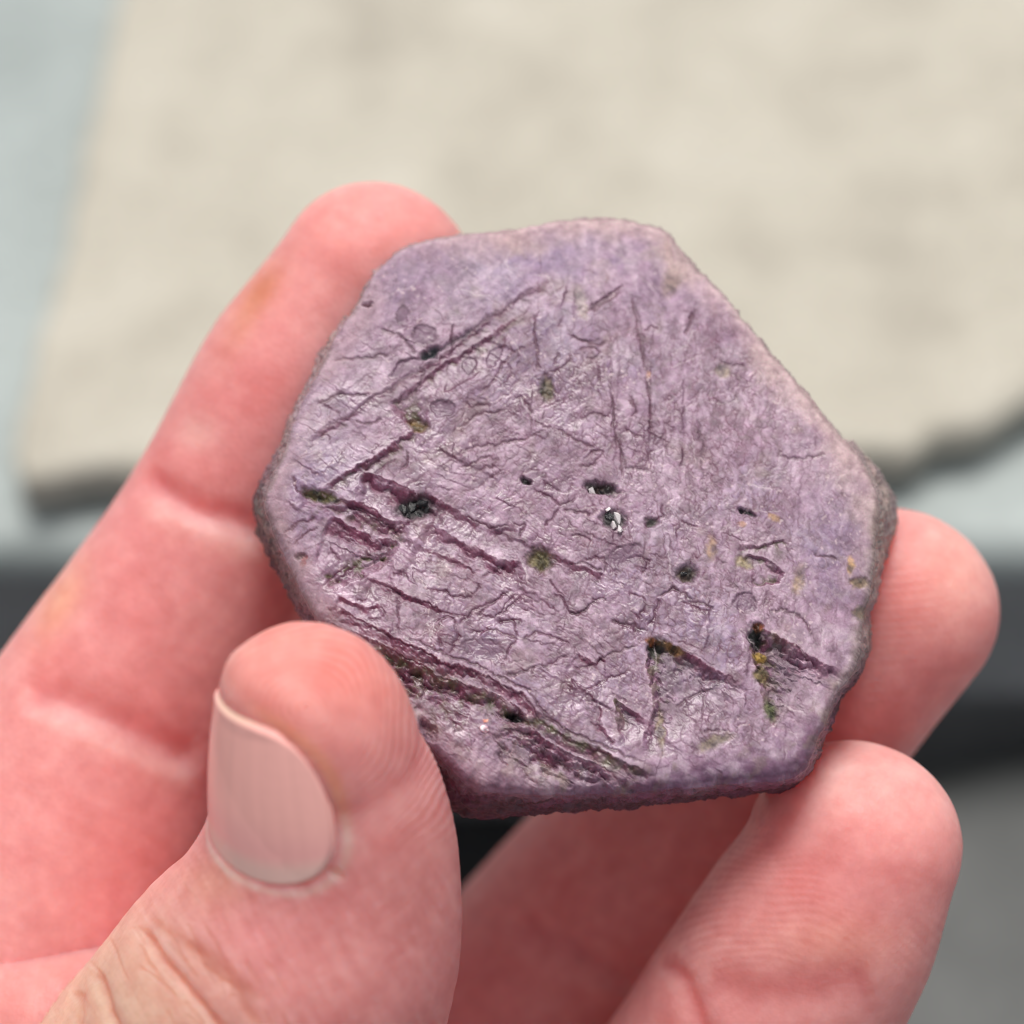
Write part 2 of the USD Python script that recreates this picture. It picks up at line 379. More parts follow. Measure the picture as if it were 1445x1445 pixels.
man, src_p, src_c = None, [], []
S_thumb = None
for name, F in fingers.items():
    S, s, th, G = loft(F['st'], F['dorsal'], F['nu'], F['nv'], F.get('cap', 1.0), flat=F.get('flat', 0.92), back=F.get('back', 0.95))
    if name == 'thumb':
        S_thumb = S
    n = normals_of(G)
    if (n * (G - G.mean(1, keepdims=True))).sum(-1).mean() < 0:
        n = -n
    px, py = to_px(G)
    SS, TT = np.broadcast_to(s[:, None], px.shape), np.broadcast_to(th[None, :], px.shape)
    front = smooth(-0.25, 0.15, n @ VIEW)
    disp = 0.10 * fbm2(90, px, py, 60, 3)
    col = np.zeros(G.shape); RID = None
    blot = fbm2(101, px + 999 * (name == 'ring'), py, 150, 3); blot2 = fbm2(140, px, py, 45, 3)
    pink, pale, red, tan = np.array([0.755, 0.295, 0.288]), np.array([0.785, 0.385, 0.355]), np.array([0.72, 0.20, 0.19]), np.array([0.71, 0.46, 0.335])
    col[:] = pink
    w_ = np.clip(0.5 + 1.6 * blot, 0, 1)[..., None]
    col = col * (1 - 0.45 * w_) + pale * 0.45 * w_
    w_ = np.clip(-0.08 + 1.5 * blot2, 0, 1)[..., None]
    col = col * (1 - 0.45 * w_) + red * 0.45 * w_

    def blend(c, m):
        global col
        m = np.clip(m, 0, 1)[..., None] * front[..., None]
        col = col * (1 - m) + np.array(c) * m

    def spot(x, y, rx, ry, rot=0.0):
        c_, s_ = math.cos(rot), math.sin(rot)
        dx, dy = px - x, py - y
        return np.exp(-(((c_ * dx + s_ * dy) / rx) ** 2 + ((-s_ * dx + c_ * dy) / ry) ** 2))

    if name == 'thumb':
        pulp = smooth(1130, 980, py) + smooth(430, 560, px)
        pulp = np.clip(pulp, 0, 1) * smooth(1230, 1080, py)
        rid = ridges(px, py, 435, 1010, 1.0, 0.92, 9.5, 300)
        disp += 0.05 * rid * pulp * front * (0.4 + 0.6 * np.clip(0.5 + 2.4 * blot2, 0, 1))
        RID = rid * pulp * (0.5 + 0.5 * np.clip(0.5 + 2.4 * blot2, 0, 1))
        # fine lengthwise and cross skin lines on the knuckle side
        ln = fbm2(310, px, py, 10, 3, rot=math.radians(62), stretch=5.0) ; ln2 = fbm2(311, px, py, 12, 3, rot=math.radians(-35), stretch=3.0)
        low = smooth(1120, 1260, py) * front; col = col * (1 + 0.22 * (ln * smooth(1100, 1240, py))[..., None] * np.array([0.4, 1, 1]))
        disp += (0.085 * ln + 0.05 * ln2) * low
        blend((0.72, 0.29, 0.25), 0.6 * smooth(1100, 960, py))
        blend((0.74, 0.22, 0.19), 0.5 * spot(470, 935, 130, 45, 0.5))
        blend((0.76, 0.30, 0.29), 0.55 * spot(560, 1300, 90, 160))
        blend(tan, 0.85 * smooth(60, -160, (px - 285) * 0.80 - (py - 1310) * 0.60))
        blend((0.72, 0.34, 0.22), 0.45 * spot(300, 1245, 50, 40))
        for line, dp, w in (([(195, 1300), (225, 1345), (252, 1380), (285, 1420), (330, 1480)], 0.36, 7), ([(130, 1365), (145, 1400), (158, 1445), (190, 1510)], 0.42, 8), ([(108, 1395), (112, 1430), (110, 1480)], 0.25, 7),
                            ([(205, 1290), (240, 1318), (300, 1350), (370, 1420)], 0.12, 10), ([(255, 1325), (330, 1395), (370, 1460)], 0.16, 9), ([(395, 1238), (425, 1243), (460, 1225), (490, 1240)], 0.2, 6)):
            g = groove(px, py, line, 1.0, w)
            g = groove(px + 10 * blot2, py + 6 * blot, line, 1.0, w)
            disp -= dp * g * front
            blend((0.60, 0.26, 0.16), 0.32 * g)
        for k_ in range(26):
            r_ = np.random.default_rng(700 + k_); a0 = np.array([r_.uniform(120, 420), r_.uniform(1290, 1440)]); an = math.radians(52 + r_.normal(0, 12)); ll = r_.uniform(25, 80)
            g = groove(px + 12 * blot2, py + 12 * blot, [a0, a0 + ll * np.array([math.cos(an), math.sin(an)])], 1.0, r_.uniform(2.0, 3.4))
            disp -= 0.07 * g * front; blend((0.62, 0.29, 0.21), 0.25 * g)
        # nail bed, folds and groove
        nf = nail_field(SS, TT)
        bed = smooth(1.05, 0.95, nf)
        fold = np.exp(-((nf - 1.15) / 0.11) ** 2)
        side = smooth(-0.2, 0.5, SS - NAIL_S0 + 3.5)            # folds only along the sides and base
        tipedge = np.clip((NAIL_S0 - NAIL_LEN * 0.28 - SS) / 2.0, 0, 1)
        disp = disp * (1 - bed) - 0.07 * bed + 0.04 * fold * (1 - tipedge) + 0.30 * np.exp(-((nf - 1.25) / 0.16) ** 2) * tipedge
        blend((0.78, 0.31, 0.16), 0.6 * np.exp(-((nf - 1.05) / 0.07) ** 2) * smooth(330, 400, px) * smooth(1190, 1120, py))
        blend((0.74, 0.50, 0.42), 0.5 * np.exp(-((nf - 1.06) / 0.045) ** 2) * smooth(1130, 1180, py))
    if name == 'index':
        fl = fbm2(320, px, py, 7, 2, rot=math.radians(24), stretch=8); disp += 0.02 * fl * front; col = col * (1 + 0.07 * fl[..., None] * np.array([0.3, 1, 1]))
        for line, dp, w in (([(195, 665), (240, 700), (290, 725), (350, 742), (420, 765)], 0.75, 20), ([(30, 972), (80, 985), (150, 1015), (220, 1050), (290, 1080)], 0.65, 24)):
            g = groove(px + 14 * blot2, py, line, 1.0, w); disp -= dp * g * front
            g2 = groove(px, py - 34, line, 1.0, 26); disp += 0.05 * g2 * front; blend((0.80, 0.46, 0.43), 0.4 * g2)
            g3 = groove(px, py + 45, line, 1.0, 45); blend(red, 0.4 * g3)
        blend((0.50, 0.14, 0.04), 0.7 * spot(372, 408, 20, 44, 0.65)); blend((0.66, 0.30, 0.15), 0.35 * spot(345, 450, 20, 60, 0.5))
        blend((0.74, 0.36, 0.15), 0.4 * spot(85, 850, 25, 60, 0.5))
        blend((0.74, 0.30, 0.28), 0.8 * spot(530, 330, 130, 100)); blend((0.80, 0.50, 0.45), 0.5 * spot(280, 610, 30, 26))
        blend(red, 0.4 * spot(380, 560, 60, 60)); blend(red, 0.3 * spot(200, 880, 50, 90, -0.4)); blend(red, 0.3 * spot(180, 1180, 80, 60))
    if name == 'ring':
        rid = ridges(px, py, 1085, 1470, 0.75, 1.0, 11.0, 330, rot=0.3)
        RID = rid * smooth(1130, 1230, py) * smooth(1400, 1330, py) * 0.4 * smooth(-0.1, 0.15, blot)
        disp += 0.020 * smooth(-0.1, 0.15, blot) * rid * smooth(1130, 1230, py) * smooth(1400, 1330, py) * front * (0.4 + 0.6 * np.clip(0.5 + 2.5 * blot2, 0, 1))
        for line, dp, w in (([(930, 1350), (965, 1385), (985, 1450), (1010, 1480)], 0.5, 14), ([(980, 1385), (1060, 1412), (1150, 1405), (1240, 1385)], 0.5, 34)):
            g = groove(px + 10 * blot2, py, line, 1.0, w); disp -= dp * g * front; blend(red, 0.25 * g)
        blend((0.80, 0.42, 0.39), 0.6 * spot(1230, 1110, 100, 60, 0.5)); blend(red, 0.45 * spot(1120, 1230, 60, 50)); blend((0.72, 0.30, 0.20), 0.35 * spot(1180, 1330, 90, 40))
    if name == 'middle':
        rid = ridges(px, py, 1235, 1120, 0.35, 1.0, 13.0, 340, rot=-0.05)
        disp += 0.015 * smooth(-0.12, 0.15, blot) * rid * smooth(1360, 1290, px) * front * smooth(760, 830, py)
        for line, dp, w in (([(720, 1300), (800, 1340), (880, 1385), (960, 1400)], 0.8, 20),):
            g = groove(px, py, line, 1.0, w); disp -= dp * g * front
        blend(red, 0.7 * spot(1260, 830, 55, 60)); blend((0.82, 0.43, 0.37), 0.6 * spot(1350, 800, 60, 100)); blend(red, 0.4 * spot(1230, 1010, 70, 50))
    if name == 'web':
        blend((0.70, 0.28, 0.26), 0.85 * np.ones(px.shape))
    col = col * (1 + 0.12 * RID[..., None] * np.array([0.5, 1.0, 1.0])) if RID is not None else col
    col = col * (1 + (0.28 * fbm2(350, px, py, 16, 3))[..., None] * np.array([0.25, 0.6, 0.6]))
    G = G + n * disp[..., None]
    v, f = solid(G)
    src_p.append(G.reshape(-1, 3)); src_c.append(col.reshape(-1, 3))
    mm = m3.Manifold(m3.Mesh(vert_properties=np.asarray(v, np.float32), tri_verts=np.asarray(f, np.uint32)))
    man = mm if man is None else man + mm
parts = sorted(man.decompose(), key=lambda q: -q.num_tri())
print('hand pieces', len(parts), [q.num_tri() for q in parts[:4]])
hv, hf, _ = meshkit.arrays(parts[0])
tree = cKDTree(np.vstack(src_p)); allc = np.vstack(src_c)
dd, ii = tree.query(hv, k=3)
wt = 1 / np.maximum(dd, 1e-6); wt /= wt.sum(1, keepdims=True)
hc = (allc[ii] * wt[..., None]).sum(1)
hand = thing('hand', 'bare left hand holding the purple crystal between thumb and fingertips', 'hand')
put('/World/hand/skin', (world(hv), hf), SKIN, True, hc)

# the thumb nail: a curved plate set into its bed
nr, na = 70, 260
rho = np.linspace(0, 1, nr)[:, None]; ang = np.linspace(0, 2 * math.pi, na, endpoint=False)[None, :]
ee = np.where(np.sin(ang) < 0, 2.7, 3.1)
k = (np.abs(np.cos(ang)) ** ee + np.abs(np.sin(ang)) ** ee) ** (-1 / ee)
rr = rho ** 0.8
TH = NAIL_HALF * rr * k * np.cos(ang); SN = NAIL_S0 + NAIL_LEN / 2 * rr * k * np.sin(ang)
ridge = 0.02 * fbm2(400, TH * 400, SN * 6, 16, 2, rot=math.pi / 2, stretch=6)
offn = 0.05 + ridge - 0.09 * smooth(0.93, 1.0, rr)
sa, sb = NAIL_S0 - 3.4, NAIL_S0 + NAIL_LEN * 0.47                # straight along its length, curved across
PA, PB = S_thumb(np.full_like(TH, sa), TH), S_thumb(np.full_like(TH, sb), TH)
qn = (SN - sa) / (sb - sa)
Pn = PA + qn[..., None] * (PB - PA)
out_ = S_thumb(np.full_like(TH, 0.5 * (sa + sb)), TH, 1.0) - S_thumb(np.full_like(TH, 0.5 * (sa + sb)), TH)
Pn = Pn + (-0.02 + ridge + 0.15 * (1 - np.clip(2 * qn - 1, -1.3, 1) ** 2) - 0.3 * smooth(0.94, 1.0, rr))[..., None] * out_
lun = smooth(NAIL_S0 + NAIL_LEN * 0.30, NAIL_S0 + NAIL_LEN * 0.42, SN + 1.2 * (TH / NAIL_HALF) ** 2)
free = smooth(NAIL_S0 - NAIL_LEN * 0.46, NAIL_S0 - NAIL_LEN * 0.495, SN + 0.5 * (TH / NAIL_HALF) ** 2 * 0)
nc = np.array([0.98, 0.49, 0.44]) * np.ones(Pn.shape)
st_ = fbm2(410, TH * 300, SN * 10, 22, 3, rot=math.pi / 2, stretch=5)
nc = nc * (1 + 0.12 * st_[..., None])
mid = smooth(0.1, 0.9, np.clip((SN - NAIL_S0) / (NAIL_LEN * 0.3), 0, 1)) * (1 - lun)
nc = nc * (1 - 0.45 * mid[..., None]) + np.array([0.86, 0.39, 0.39]) * 0.45 * mid[..., None]
nc = nc * (1 - 0.75 * lun[..., None]) + np.array([0.86, 0.58, 0.51]) * 0.7 * lun[..., None]
nc = nc * (1 - 0.7 * free[..., None]) + np.array([0.70, 0.55, 0.40]) * 0.7 * free[..., None]
nail = put('/World/hand/thumb_nail', (world(Pn.reshape(-1, 3)), grid_faces(nr, na, True)), NAIL, True, nc.reshape(-1, 3))

# ------------------------------------------------------------------ the crystal
# rim of the front face: (px, py, flare): flare = how far the back rim stands out (+) or in (-) behind it, as it appears
RIM = [(577, 346, -8), (600, 337, -8), (650, 329, -12), (700, 323, -15), (760, 313, -18), (820, 304, -18), (850, 301, -18), (880, 305, -18), (925, 316, -18), (945, 328, -15), (962, 347, -12), (985, 375, -12), (1010, 400, -12),
       (1035, 430, -10), (1050, 450, -10), (1085, 490, -10), (1110, 520, -10), (1150, 570, -8), (1185, 610, -5), (1212, 640, 0), (1228, 670, 8), (1238, 705, 20), (1240, 740, 24), (1240, 775, 12), (1236, 800, 5), (1230, 835, 4),
       (1223, 862, 3), (1219, 885, 5), (1216, 910, 8), (1200, 950, 4), (1182, 980, 3), (1166, 1020, 3), (1152, 1050, 4), (1144, 1080, 5), (1124, 1096, 9), (1080, 1102, 14), (1040, 1102, 18), (960, 1110, 20), (880, 1116, 22),
       (800, 1117, 26), (740, 1117, 30), (690, 1113, 40), (655, 1098, 48), (622, 1066, 45), (580, 1020, 30), (530, 958, 22), (480, 905, 16), (440, 858, 14), (420, 825, 16), (400, 785, 18), (385, 745, 18), (377, 710, 14), (384, 678, 8),
       (399, 640, 4), (409, 602, 2), (428, 561, 0), (457, 501, 0), (481, 466, -2), (506, 426, -4), (521, 396, -5), (546, 366, -6)]
RIM = np.array(RIM, float)
NRM = np.array([0.03, math.sin(math.radians(16)), math.cos(math.radians(16))]); NRM /= np.linalg.norm(NRM)
C0 = pt(810, 735, 0.0)
x0, y0, x1, y1 = 350, 285, 1275, 1175
ST = 1.1
gx, gy = np.meshgrid(np.arange(x0, x1, ST), np.arange(y0, y1, ST))


def dense_rim(P, n=6000):
    q = np.vstack([P, P[:1]]); t = np.r_[0, np.cumsum(np.hypot(*np.diff(q[:, :2], axis=0).T))]
    u = np.linspace(0, t[-1], n, endpoint=False)
    return np.stack([PchipInterpolator(t, q[:, k])(u) for k in range(3)], 1)


rim = dense_rim(RIM)
# broken, granular outline
tg = np.roll(rim[:, :2], -20, 0) - np.roll(rim[:, :2], 20, 0); tg /= np.linalg.norm(tg, axis=1)[:, None]
on = np.stack([tg[:, 1], -tg[:, 0]], 1)                    # outward (image y runs down, clockwise trace)
rough_edge = 9 * fbm2(500, rim[:, 0], rim[:, 1], 55, 3) + 2.2 * fbm2(505, rim[:, 0], rim[:, 1], 9, 2)
rim[:, :2] += on * rough_edge[:, None]
from PIL import Image, ImageDraw
K = 1 / ST
im = Image.new('L', (gx.shape[1], gx.shape[0]))
ImageDraw.Draw(im).polygon([((a - x0) * K, (b - y0) * K) for a, b in rim[:, :2]], fill=255)
mask = np.asarray(im) > 0
dist = ndi.distance_transform_edt(mask) * ST

# wandering coordinates so that no traced line is ruler-straight
wx = gx + 16 * fbm2(510, gx, gy, 46, 4); wy = gy + 16 * fbm2(511, gx, gy, 46, 4)
wx2 = gx + 7 * fbm2(512, gx, gy, 26, 4) + 6.0 * fbm2(518, gx, gy, 7, 3, gain=0.6); wy2 = gy + 7 * fbm2(513, gx, gy, 26, 4) + 6.0 * fbm2(519, gx, gy, 7, 3, gain=0.6)
H = np.zeros(gx.shape)
tint = np.zeros(gx.shape + (3,)); rgh = np.full(gx.shape, 0.47)
tint[:] = (0.325, 0.205, 0.265)


def paint(c, m):
    global tint
    m = np.clip(m, 0, 1)[..., None]
    tint = tint * (1 - m) + np.array(c) * m


def crop(k, pts):
    ox, oy, q = {1: (350, 280, 0.346), 2: (800, 280, 0.346), 3: (350, 700, 0.346), 4: (800, 700, 0.346), 5: (370, 640, 0.2768), 6: (600, 600, 0.2768), 7: (640, 320, 0.2768)}[k]
    return np.array([(ox + x * q, oy + y * q) for x, y in pts], float)


def field(line, reach):
    """Signed distance (right of the direction of travel positive in the picture) and run (0..1) near a traced line."""
    lo, hi = line.min(0) - reach, line.max(0) + reach
    j0, j1 = np.clip(((np.array([lo[0], hi[0]]) - x0) / ST).astype(int), 0, gx.shape[1]); i0, i1 = np.clip(((np.array([lo[1], hi[1]]) - y0) / ST).astype(int), 0, gx.shape[0])
    sl_ = (slice(i0, i1 + 1), slice(j0, j1 + 1))
    X, Y = wx2[sl_], wy2[sl_]
    d = np.full(X.shape, 1e9); sg = np.ones(X.shape); u = np.zeros(X.shape)
    seg = np.maximum(np.linalg.norm(np.diff(line, axis=0), axis=1), 1e-6); tot = seg.sum(); acc = 0
    for a, b, l in zip(line[:-1], line[1:], seg):
        q = np.clip(((X - a[0]) * (b[0] - a[0]) + (Y - a[1]) * (b[1] - a[1])) / l ** 2, 0, 1)
        dd = np.hypot(X - a[0] - q * (b[0] - a[0]), Y - a[1] - q * (b[1] - a[1]))
        cr = (b[0] - a[0]) * (Y - a[1]) - (b[1] - a[1]) * (X - a[0])
        m = dd < d; d = np.where(m, dd, d); sg = np.where(m, np.sign(cr), sg); u = np.where(m, (acc + q * l) / tot, u); acc += l
    return sl_, d * sg, u


def step(line, h, wall=5.0, fade=60.0, side=1, plum=0.8, dirt=0.0, lip=0.12, taper=0.1):
    """A broken step: full height on one side, a wall, a floor that climbs back over `fade` pixels."""
    h = h * 0.95; wall = wall * 1.4
    sl_, sd_, u = field(np.asarray(line, float), fade * 3)
    sd_ = sd_ * side
    t = smooth(0, taper, u) * smooth(0, taper, 1 - u) * np.clip(1 + 1.6 * VAR[sl_], 0.4, 1.5)
    wall = wall * np.clip(1 + 2.2 * VAR2[sl_], 0.45, 1.6)
    dn = np.where(sd_ > 0, smooth(0, wall, sd_) * np.exp(-np.maximum(sd_ - wall, 0) / fade), 0)
    H[sl_] -= h * t * dn * np.clip(1 + 0.9 * STRIA[sl_] * smooth(0, 3, sd_) * smooth(wall * 2.5, wall, sd_), 0.3, 1.6)
    H[sl_] += h * lip * t * np.where(sd_ <= 0, np.exp(sd_ / 8), 0) * smooth(40, 0, np.abs(sd_))
    m = np.zeros(gx.shape); m[sl_] = t * smooth(-2, 1, sd_) * np.clip((wall * 1.7 - sd_) / (wall * 0.9), 0, 1)
    paint((0.165, 0.052, 0.085), plum * m * np.clip(0.8 + 1.8 * STRIA, 0.2, 1))
    m = np.zeros(gx.shape); m[sl_] = t * smooth(wall * 0.9, wall * 1.3, sd_) * np.exp(-np.maximum(sd_ - wall, 0) / (fade * 0.4))       # dust settled on the lower floor
    paint((0.24, 0.18, 0.18), min(1, h / 0.25) * 0.5 * m * np.clip(0.9 + 2 * DIRTN, 0.2, 1))
    m = np.zeros(gx.shape); m[sl_] = t * np.where(sd_ <= 0, np.exp(sd_ / 5), 0) * (sd_ > -30)                               # worn, paler lip
    paint((0.56, 0.42, 0.45), 0.45 * m * np.clip(0.8 + 2.5 * VAR2, 0, 1))
    if dirt:
        m = np.zeros(gx.shape); m[sl_] = t * np.clip((sd_ - wall * 0.3) / (wall * 0.7), 0, 1) * np.clip((wall * 2.6 - sd_) / (wall * 1.2), 0, 1)
        paint((0.085, 0.075, 0.032), dirt * m * smooth(-0.12, 0.1, DIRTN))


def crack(line, h, w=2.2, plum=0.6, taper=0.15, c=(0.10, 0.045, 0.06)):
    if h > 0.02:
        w, h, plum = w * 1.08, h * 0.95, min(1.0, plum * 1.05)
    sl_, sd_, u = field(np.asarray(line, float), w * 4)
    g = np.exp(-(sd_ / w) ** 2) * smooth(0, taper, u) * smooth(0, taper, 1 - u)
    H[sl_] -= h * g
    m = np.zeros(gx.shape); m[sl_] = g
    paint(c, plum * m)


def blob(x, y, rx, ry=None, rot=0.0, soft=0.35, warp=True):
    ry = ry or rx
    c, s = math.cos(rot), math.sin(rot)
    X, Y = (wx2, wy2) if warp else (gx, gy)
    r = np.hypot((c * (X - x) + s * (Y - y)) / rx, (-s * (X - x) + c * (Y - y)) / ry)
    return smooth(1 + soft, 1 - soft, r)


VAR = fbm2(515, gx, gy, 90, 2); VAR2 = fbm2(516, gx, gy, 12, 3); STRIA = fbm2(517, wx2, wy2, 5, 3, rot=0.45, stretch=4)
DIRTN = fbm2(520, gx, gy, 9, 3)
GRIT = fbm2(521, gx, gy, 4.2, 2)

# base colour: lilac, greyer and bluer clouds, pale pink patches, fibrous veils
cl = fbm2(530, wx, wy, 130, 5); cl2 = fbm2(531, wx, wy, 60, 5, rot=-0.6, stretch=2.2); cl3 = fbm2(532, wx, wy, 28, 4)
paint((0.25, 0.19, 0.27), np.clip(0.4 + 3.4 * cl, 0, 1) * 0.75)
paint((0.50, 0.345, 0.40), np.clip(0.1 + 3.6 * cl2, 0, 1) * 0.62)
paint((0.27, 0.225, 0.235), np.clip(-0.05 + 3.0 * cl3, 0, 1) * 0.55)
right = smooth(820, 1060, gx + 0.35 * (700 - gy))
paint((0.40, 0.25, 0.31), right * np.clip(0.05 + 3.0 * fbm2(533, wx, wy, 48, 5), 0, 1) * 0.6)
topz = smooth(520, 360, gy)
paint((0.21, 0.150, 0.225), topz * np.clip(0.35 + 3.6 * fbm2(534, wx, wy, 62, 5), 0, 1) * 0.75)
paint((0.36, 0.27, 0.31), topz * np.clip(-0.1 + 3.6 * fbm2(535, wx, wy, 44, 5, rot=-0.5, stretch=1.8), 0, 1) * 0.6)
paint((0.15, 0.085, 0.12), smooth(0.06, 0.28, fbm2(536, wx2, wy2, 34, 5)) * 0.5)
for k_, (ro, sd0) in enumerate(((-0.58, 540), (0.50, 541), (1.2, 542), (-0.2, 543))):
    fib = fbm2(sd0, wx2, wy2, 5.5, 2, rot=ro, stretch=12)
    paint((0.47, 0.39, 0.37), smooth(0.2, 0.38, fib) * (0.05 + 0.20 * right))
tan_ = smooth(0.16, 0.34, fbm2(545, wx, wy, 40, 5))
paint((0.26, 0.20, 0.13), tan_ * 0.45)

# fine growth lines: they run to the lower right in the lower left, to the upper right in the upper left, and almost upright on the right
dens = smooth(360, 540, gy) * (0.45 + 0.55 * smooth(480, 600, gx) * smooth(1180, 1040, gx)) * smooth(1110, 1010, gy)
wC = smooth(760, 860, gx + 18 * cl3 * 10 - 0.15 * (gy - 700)); wA = smooth(-40, 60, gy - (790 - 0.2 * (gx - 400) + 60 * cl2)) * (1 - wC); wB = (1 - wA) * (1 - wC)
for w_, ro, sd0 in ((wA, 0.49, 572), (wB, -0.58, 772), (wC, 1.53, 872), (0.45 + 0 * wA, 0.0, 972)):
    stc = 1.0 if ro == 0.0 else (2.0 if ro > 1 else 3.6)
    for sc in (7, 11, 17):
        n_ = fbm2(sd0 + sc, wx2, wy2, sc, 3, rot=ro, stretch=stc)
        g = np.hypot(*np.gradient(n_)) + 1e-4
        ln_ = np.exp(-((n_ / g) / 1.35) ** 2) * smooth(-0.08, 0.08, fbm2(sd0 + sc + 1, gx, gy, 34, 4)) * dens * np.clip(w_ * 1.2, 0, 1)
        H -= 0.022 * ln_; paint((0.125, 0.042, 0.065), 0.7 * ln_)
    st_ = fbm2(sd0 + 5, wx2, wy2, 9, 4, rot=ro, stretch=stc * 1.4)
    paint((0.20, 0.115, 0.14), smooth(0.0, 0.24, st_) * 0.6 * w_ * dens); paint((0.55, 0.42, 0.46), smooth(0.03, 0.26, -st_) * 0.42 * w_)
    H += 0.028 * st_ * w_ * dens
paint((0.20, 0.145, 0.145), smooth(0.05, 0.3, fbm2(576, wx2, wy2, 6, 3)) * 0.45 * (0.3 + 0.7 * dens))
paint((0.46, 0.34, 0.38), smooth(0.08, 0.34, fbm2(577, wx2, wy2, 8, 3)) * 0.4)
rgh = rgh + 0.14 * smooth(560, 420, gy)
# trigonal growth hillocks: overlapping three-sided plates, edges along three directions
rng = np.random.default_rng(77)
dirs = [math.radians(a) for a in (28, -33, 88)]
nrmls = [(-math.sin(a), math.cos(a)) for a in dirs]
calm = 1 - 0.72 * smooth(900, 1080, gx + 0.3 * (650 - gy))          # the right side is worn smoother
calm = calm * (0.45 + 0.55 * smooth(350, 470, gy))
edge_hint = np.zeros(gx.shape)
TRI = [(-0.47, 0.883), (-0.545, -0.838), (0.999, 0.035)]          # steps go down to the lower left, the upper left and the right


def hillocks(seed, n, smin, smax, jit=0.1, first=()):
    r = np.random.default_rng(seed); Q = np.full(gx.shape, -1e9)
    X0, Y0 = wx2 + 0.25 * (wx - gx), wy2 + 0.25 * (wy - gy)
    for k in range(n):
        cx, cy, sz = first[k] if k < len(first) else (r.uniform(380, 1220), r.uniform(320, 1110), r.uniform(smin, smax))
        w = r.uniform(0.8, 1.3, 3); d = np.full(gx.shape, -1e9)
        for (nx, ny), q in zip(TRI, w):
            a = r.normal(0, jit); c, s_ = math.cos(a), math.sin(a)
            d = np.maximum(d, ((c * nx - s_ * ny) * (X0 - cx) + (s_ * nx + c * ny) * (Y0 - cy)) * q)
        Q = np.maximum(Q, sz - d)
    return Q


def terraces(Q, L, amp, wall, seed, paint_it):
    """Sharp walls that face away from each hillock's centre, floors that sink slowly towards the next wall."""
    global edge_hint
    f = Q / L; f = f - np.floor(f)
    dl = wall / L
    m = calm * np.clip(0.55 + 3.2 * fbm2(seed, gx, gy, 70, 3), 0.0, 1.6) * np.clip(0.8 + 2.5 * fbm2(seed + 3, gx, gy, 19, 2), 0.15, 1.4)
    H[:] += amp * m * np.where(f < 1 - dl, 1 - f / (1 - dl), (f - 1 + dl) / dl)
    e = np.clip(1 - np.abs((f - 1 + 0.55 * dl) / (0.75 * dl)), 0, 1) * np.clip(m, 0, 1)
    edge_hint = np.maximum(edge_hint, paint_it * e)


terraces(hillocks(81, 7, 60, 140, 0.05, ((800, 640, 200), (560, 560, 120), (930, 900, 120))), 58, 0.09, 4.0, 820, 1.0)
terraces(hillocks(82, 46, 10, 60, 0.13), 21, 0.036, 2.2, 830, 0.9)
terraces(hillocks(83, 110, 6, 40, 0.2), 12, 0.018, 1.7, 840, 0.7)
# scaly terraces between them
for sc, amp, sd0, ro, stc in ((60, 0.035, 560, -0.58, 1.7), (40, 0.03, 563, 0.5, 1.9)):
    n_ = fbm2(sd0, wx2, wy2, sc, 3, rot=ro, stretch=stc, gain=0.42) * 9
    fr = n_ - np.floor(n_)
    H += amp * 0.42 * calm * (np.floor(n_) + smooth(0.45, 0.55, fr))
    e = np.exp(-((fr - 0.46) / 0.06) ** 2) * calm
    edge_hint = np.maximum(edge_hint, 0.7 * e * smooth(0.0, 0.14, fbm2(sd0 + 9, gx, gy, 34, 4)))
edge_hint = edge_hint * (0.45 + 0.55 * smooth(-0.12, 0.12, fbm2(571, gx, gy, 16, 2)))
paint((0.10, 0.032, 0.055), 0.9 * edge_hint)

# --- traced features. Crop 1 (upper left)
A = crop(1, [(215, 1000), (330, 930), (430, 870), (540, 800), (640, 735), (720, 690), (800, 640), (900, 560), (960, 505), (1060, 450), (1150, 380), (1260, 320)])
step(A, 0.24, 4, 30, 1, 0.8, 0.25); crack(A, 0.12, 2.4)
crack(crop(1, [(700, 660), (800, 610), (880, 560), (935, 520)]), 0.30, 3.4, 0.7, c=(0.055, 0.04, 0.045))
step(crop(1, [(560, 850), (620, 800), (700, 740), (800, 670), (900, 620), (1000, 545), (1130, 460)]), 0.26, 4, 26, 1, 0.8, 0.5)
step(crop(1, [(700, 935), (640, 970), (560, 1020), (470, 1085), (380, 1130), (300, 1185)]), 0.30, 4, 34, -1, 0.85, 0.4)
step(crop(1, [(565, 845), (610, 890), (660, 925), (720, 950)]), 0.42, 7, 22, -1, 0.7, 0.9)
step(crop(5, [(500, 92), (580, 108), (640, 128), (720, 172), (800, 214), (880, 225), (960, 262)]), 0.50, 12, 46, 1, 1.0)
step(crop(5, [(900, 235), (960, 265), (1000, 300), (1080, 340), (1150, 375), (1210, 385), (1260, 360), (1340, 375)]), 0.30, 5, 30, 1, 1.0)
step(crop(5, [(180, 175), (280, 195), (360, 225), (430, 240), (500, 250), (570, 280), (620, 320), (690, 348), (750, 340)]), 0.55, 12, 34, 1, 1.0, 0.5)
for o in (3, 7):
    crack(crop(5, [(420, 250), (500, 262), (570, 295), (630, 335), (700, 352)]) + (-1, o), 0.10, 1.5, 0.9, c=(0.06, 0.012, 0.03))
step(crop(5, [(340, 318), (430, 358), (520, 393), (590, 430), (660, 425)]), 0.50, 10, 40, 1, 1.0)
step(crop(5, [(585, 442), (660, 428), (705, 452), (690, 505), (600, 580), (500, 640), (420, 680), (330, 728)]), 0.40, 8, 30, 1, 0.5, 1.0)
step(crop(5, [(820, 345), (900, 385), (960, 410), (1020, 445), (1100, 480), (1180, 515), (1260, 550), (1340, 545)]), 0.42, 9, 36, 1, 1.0)
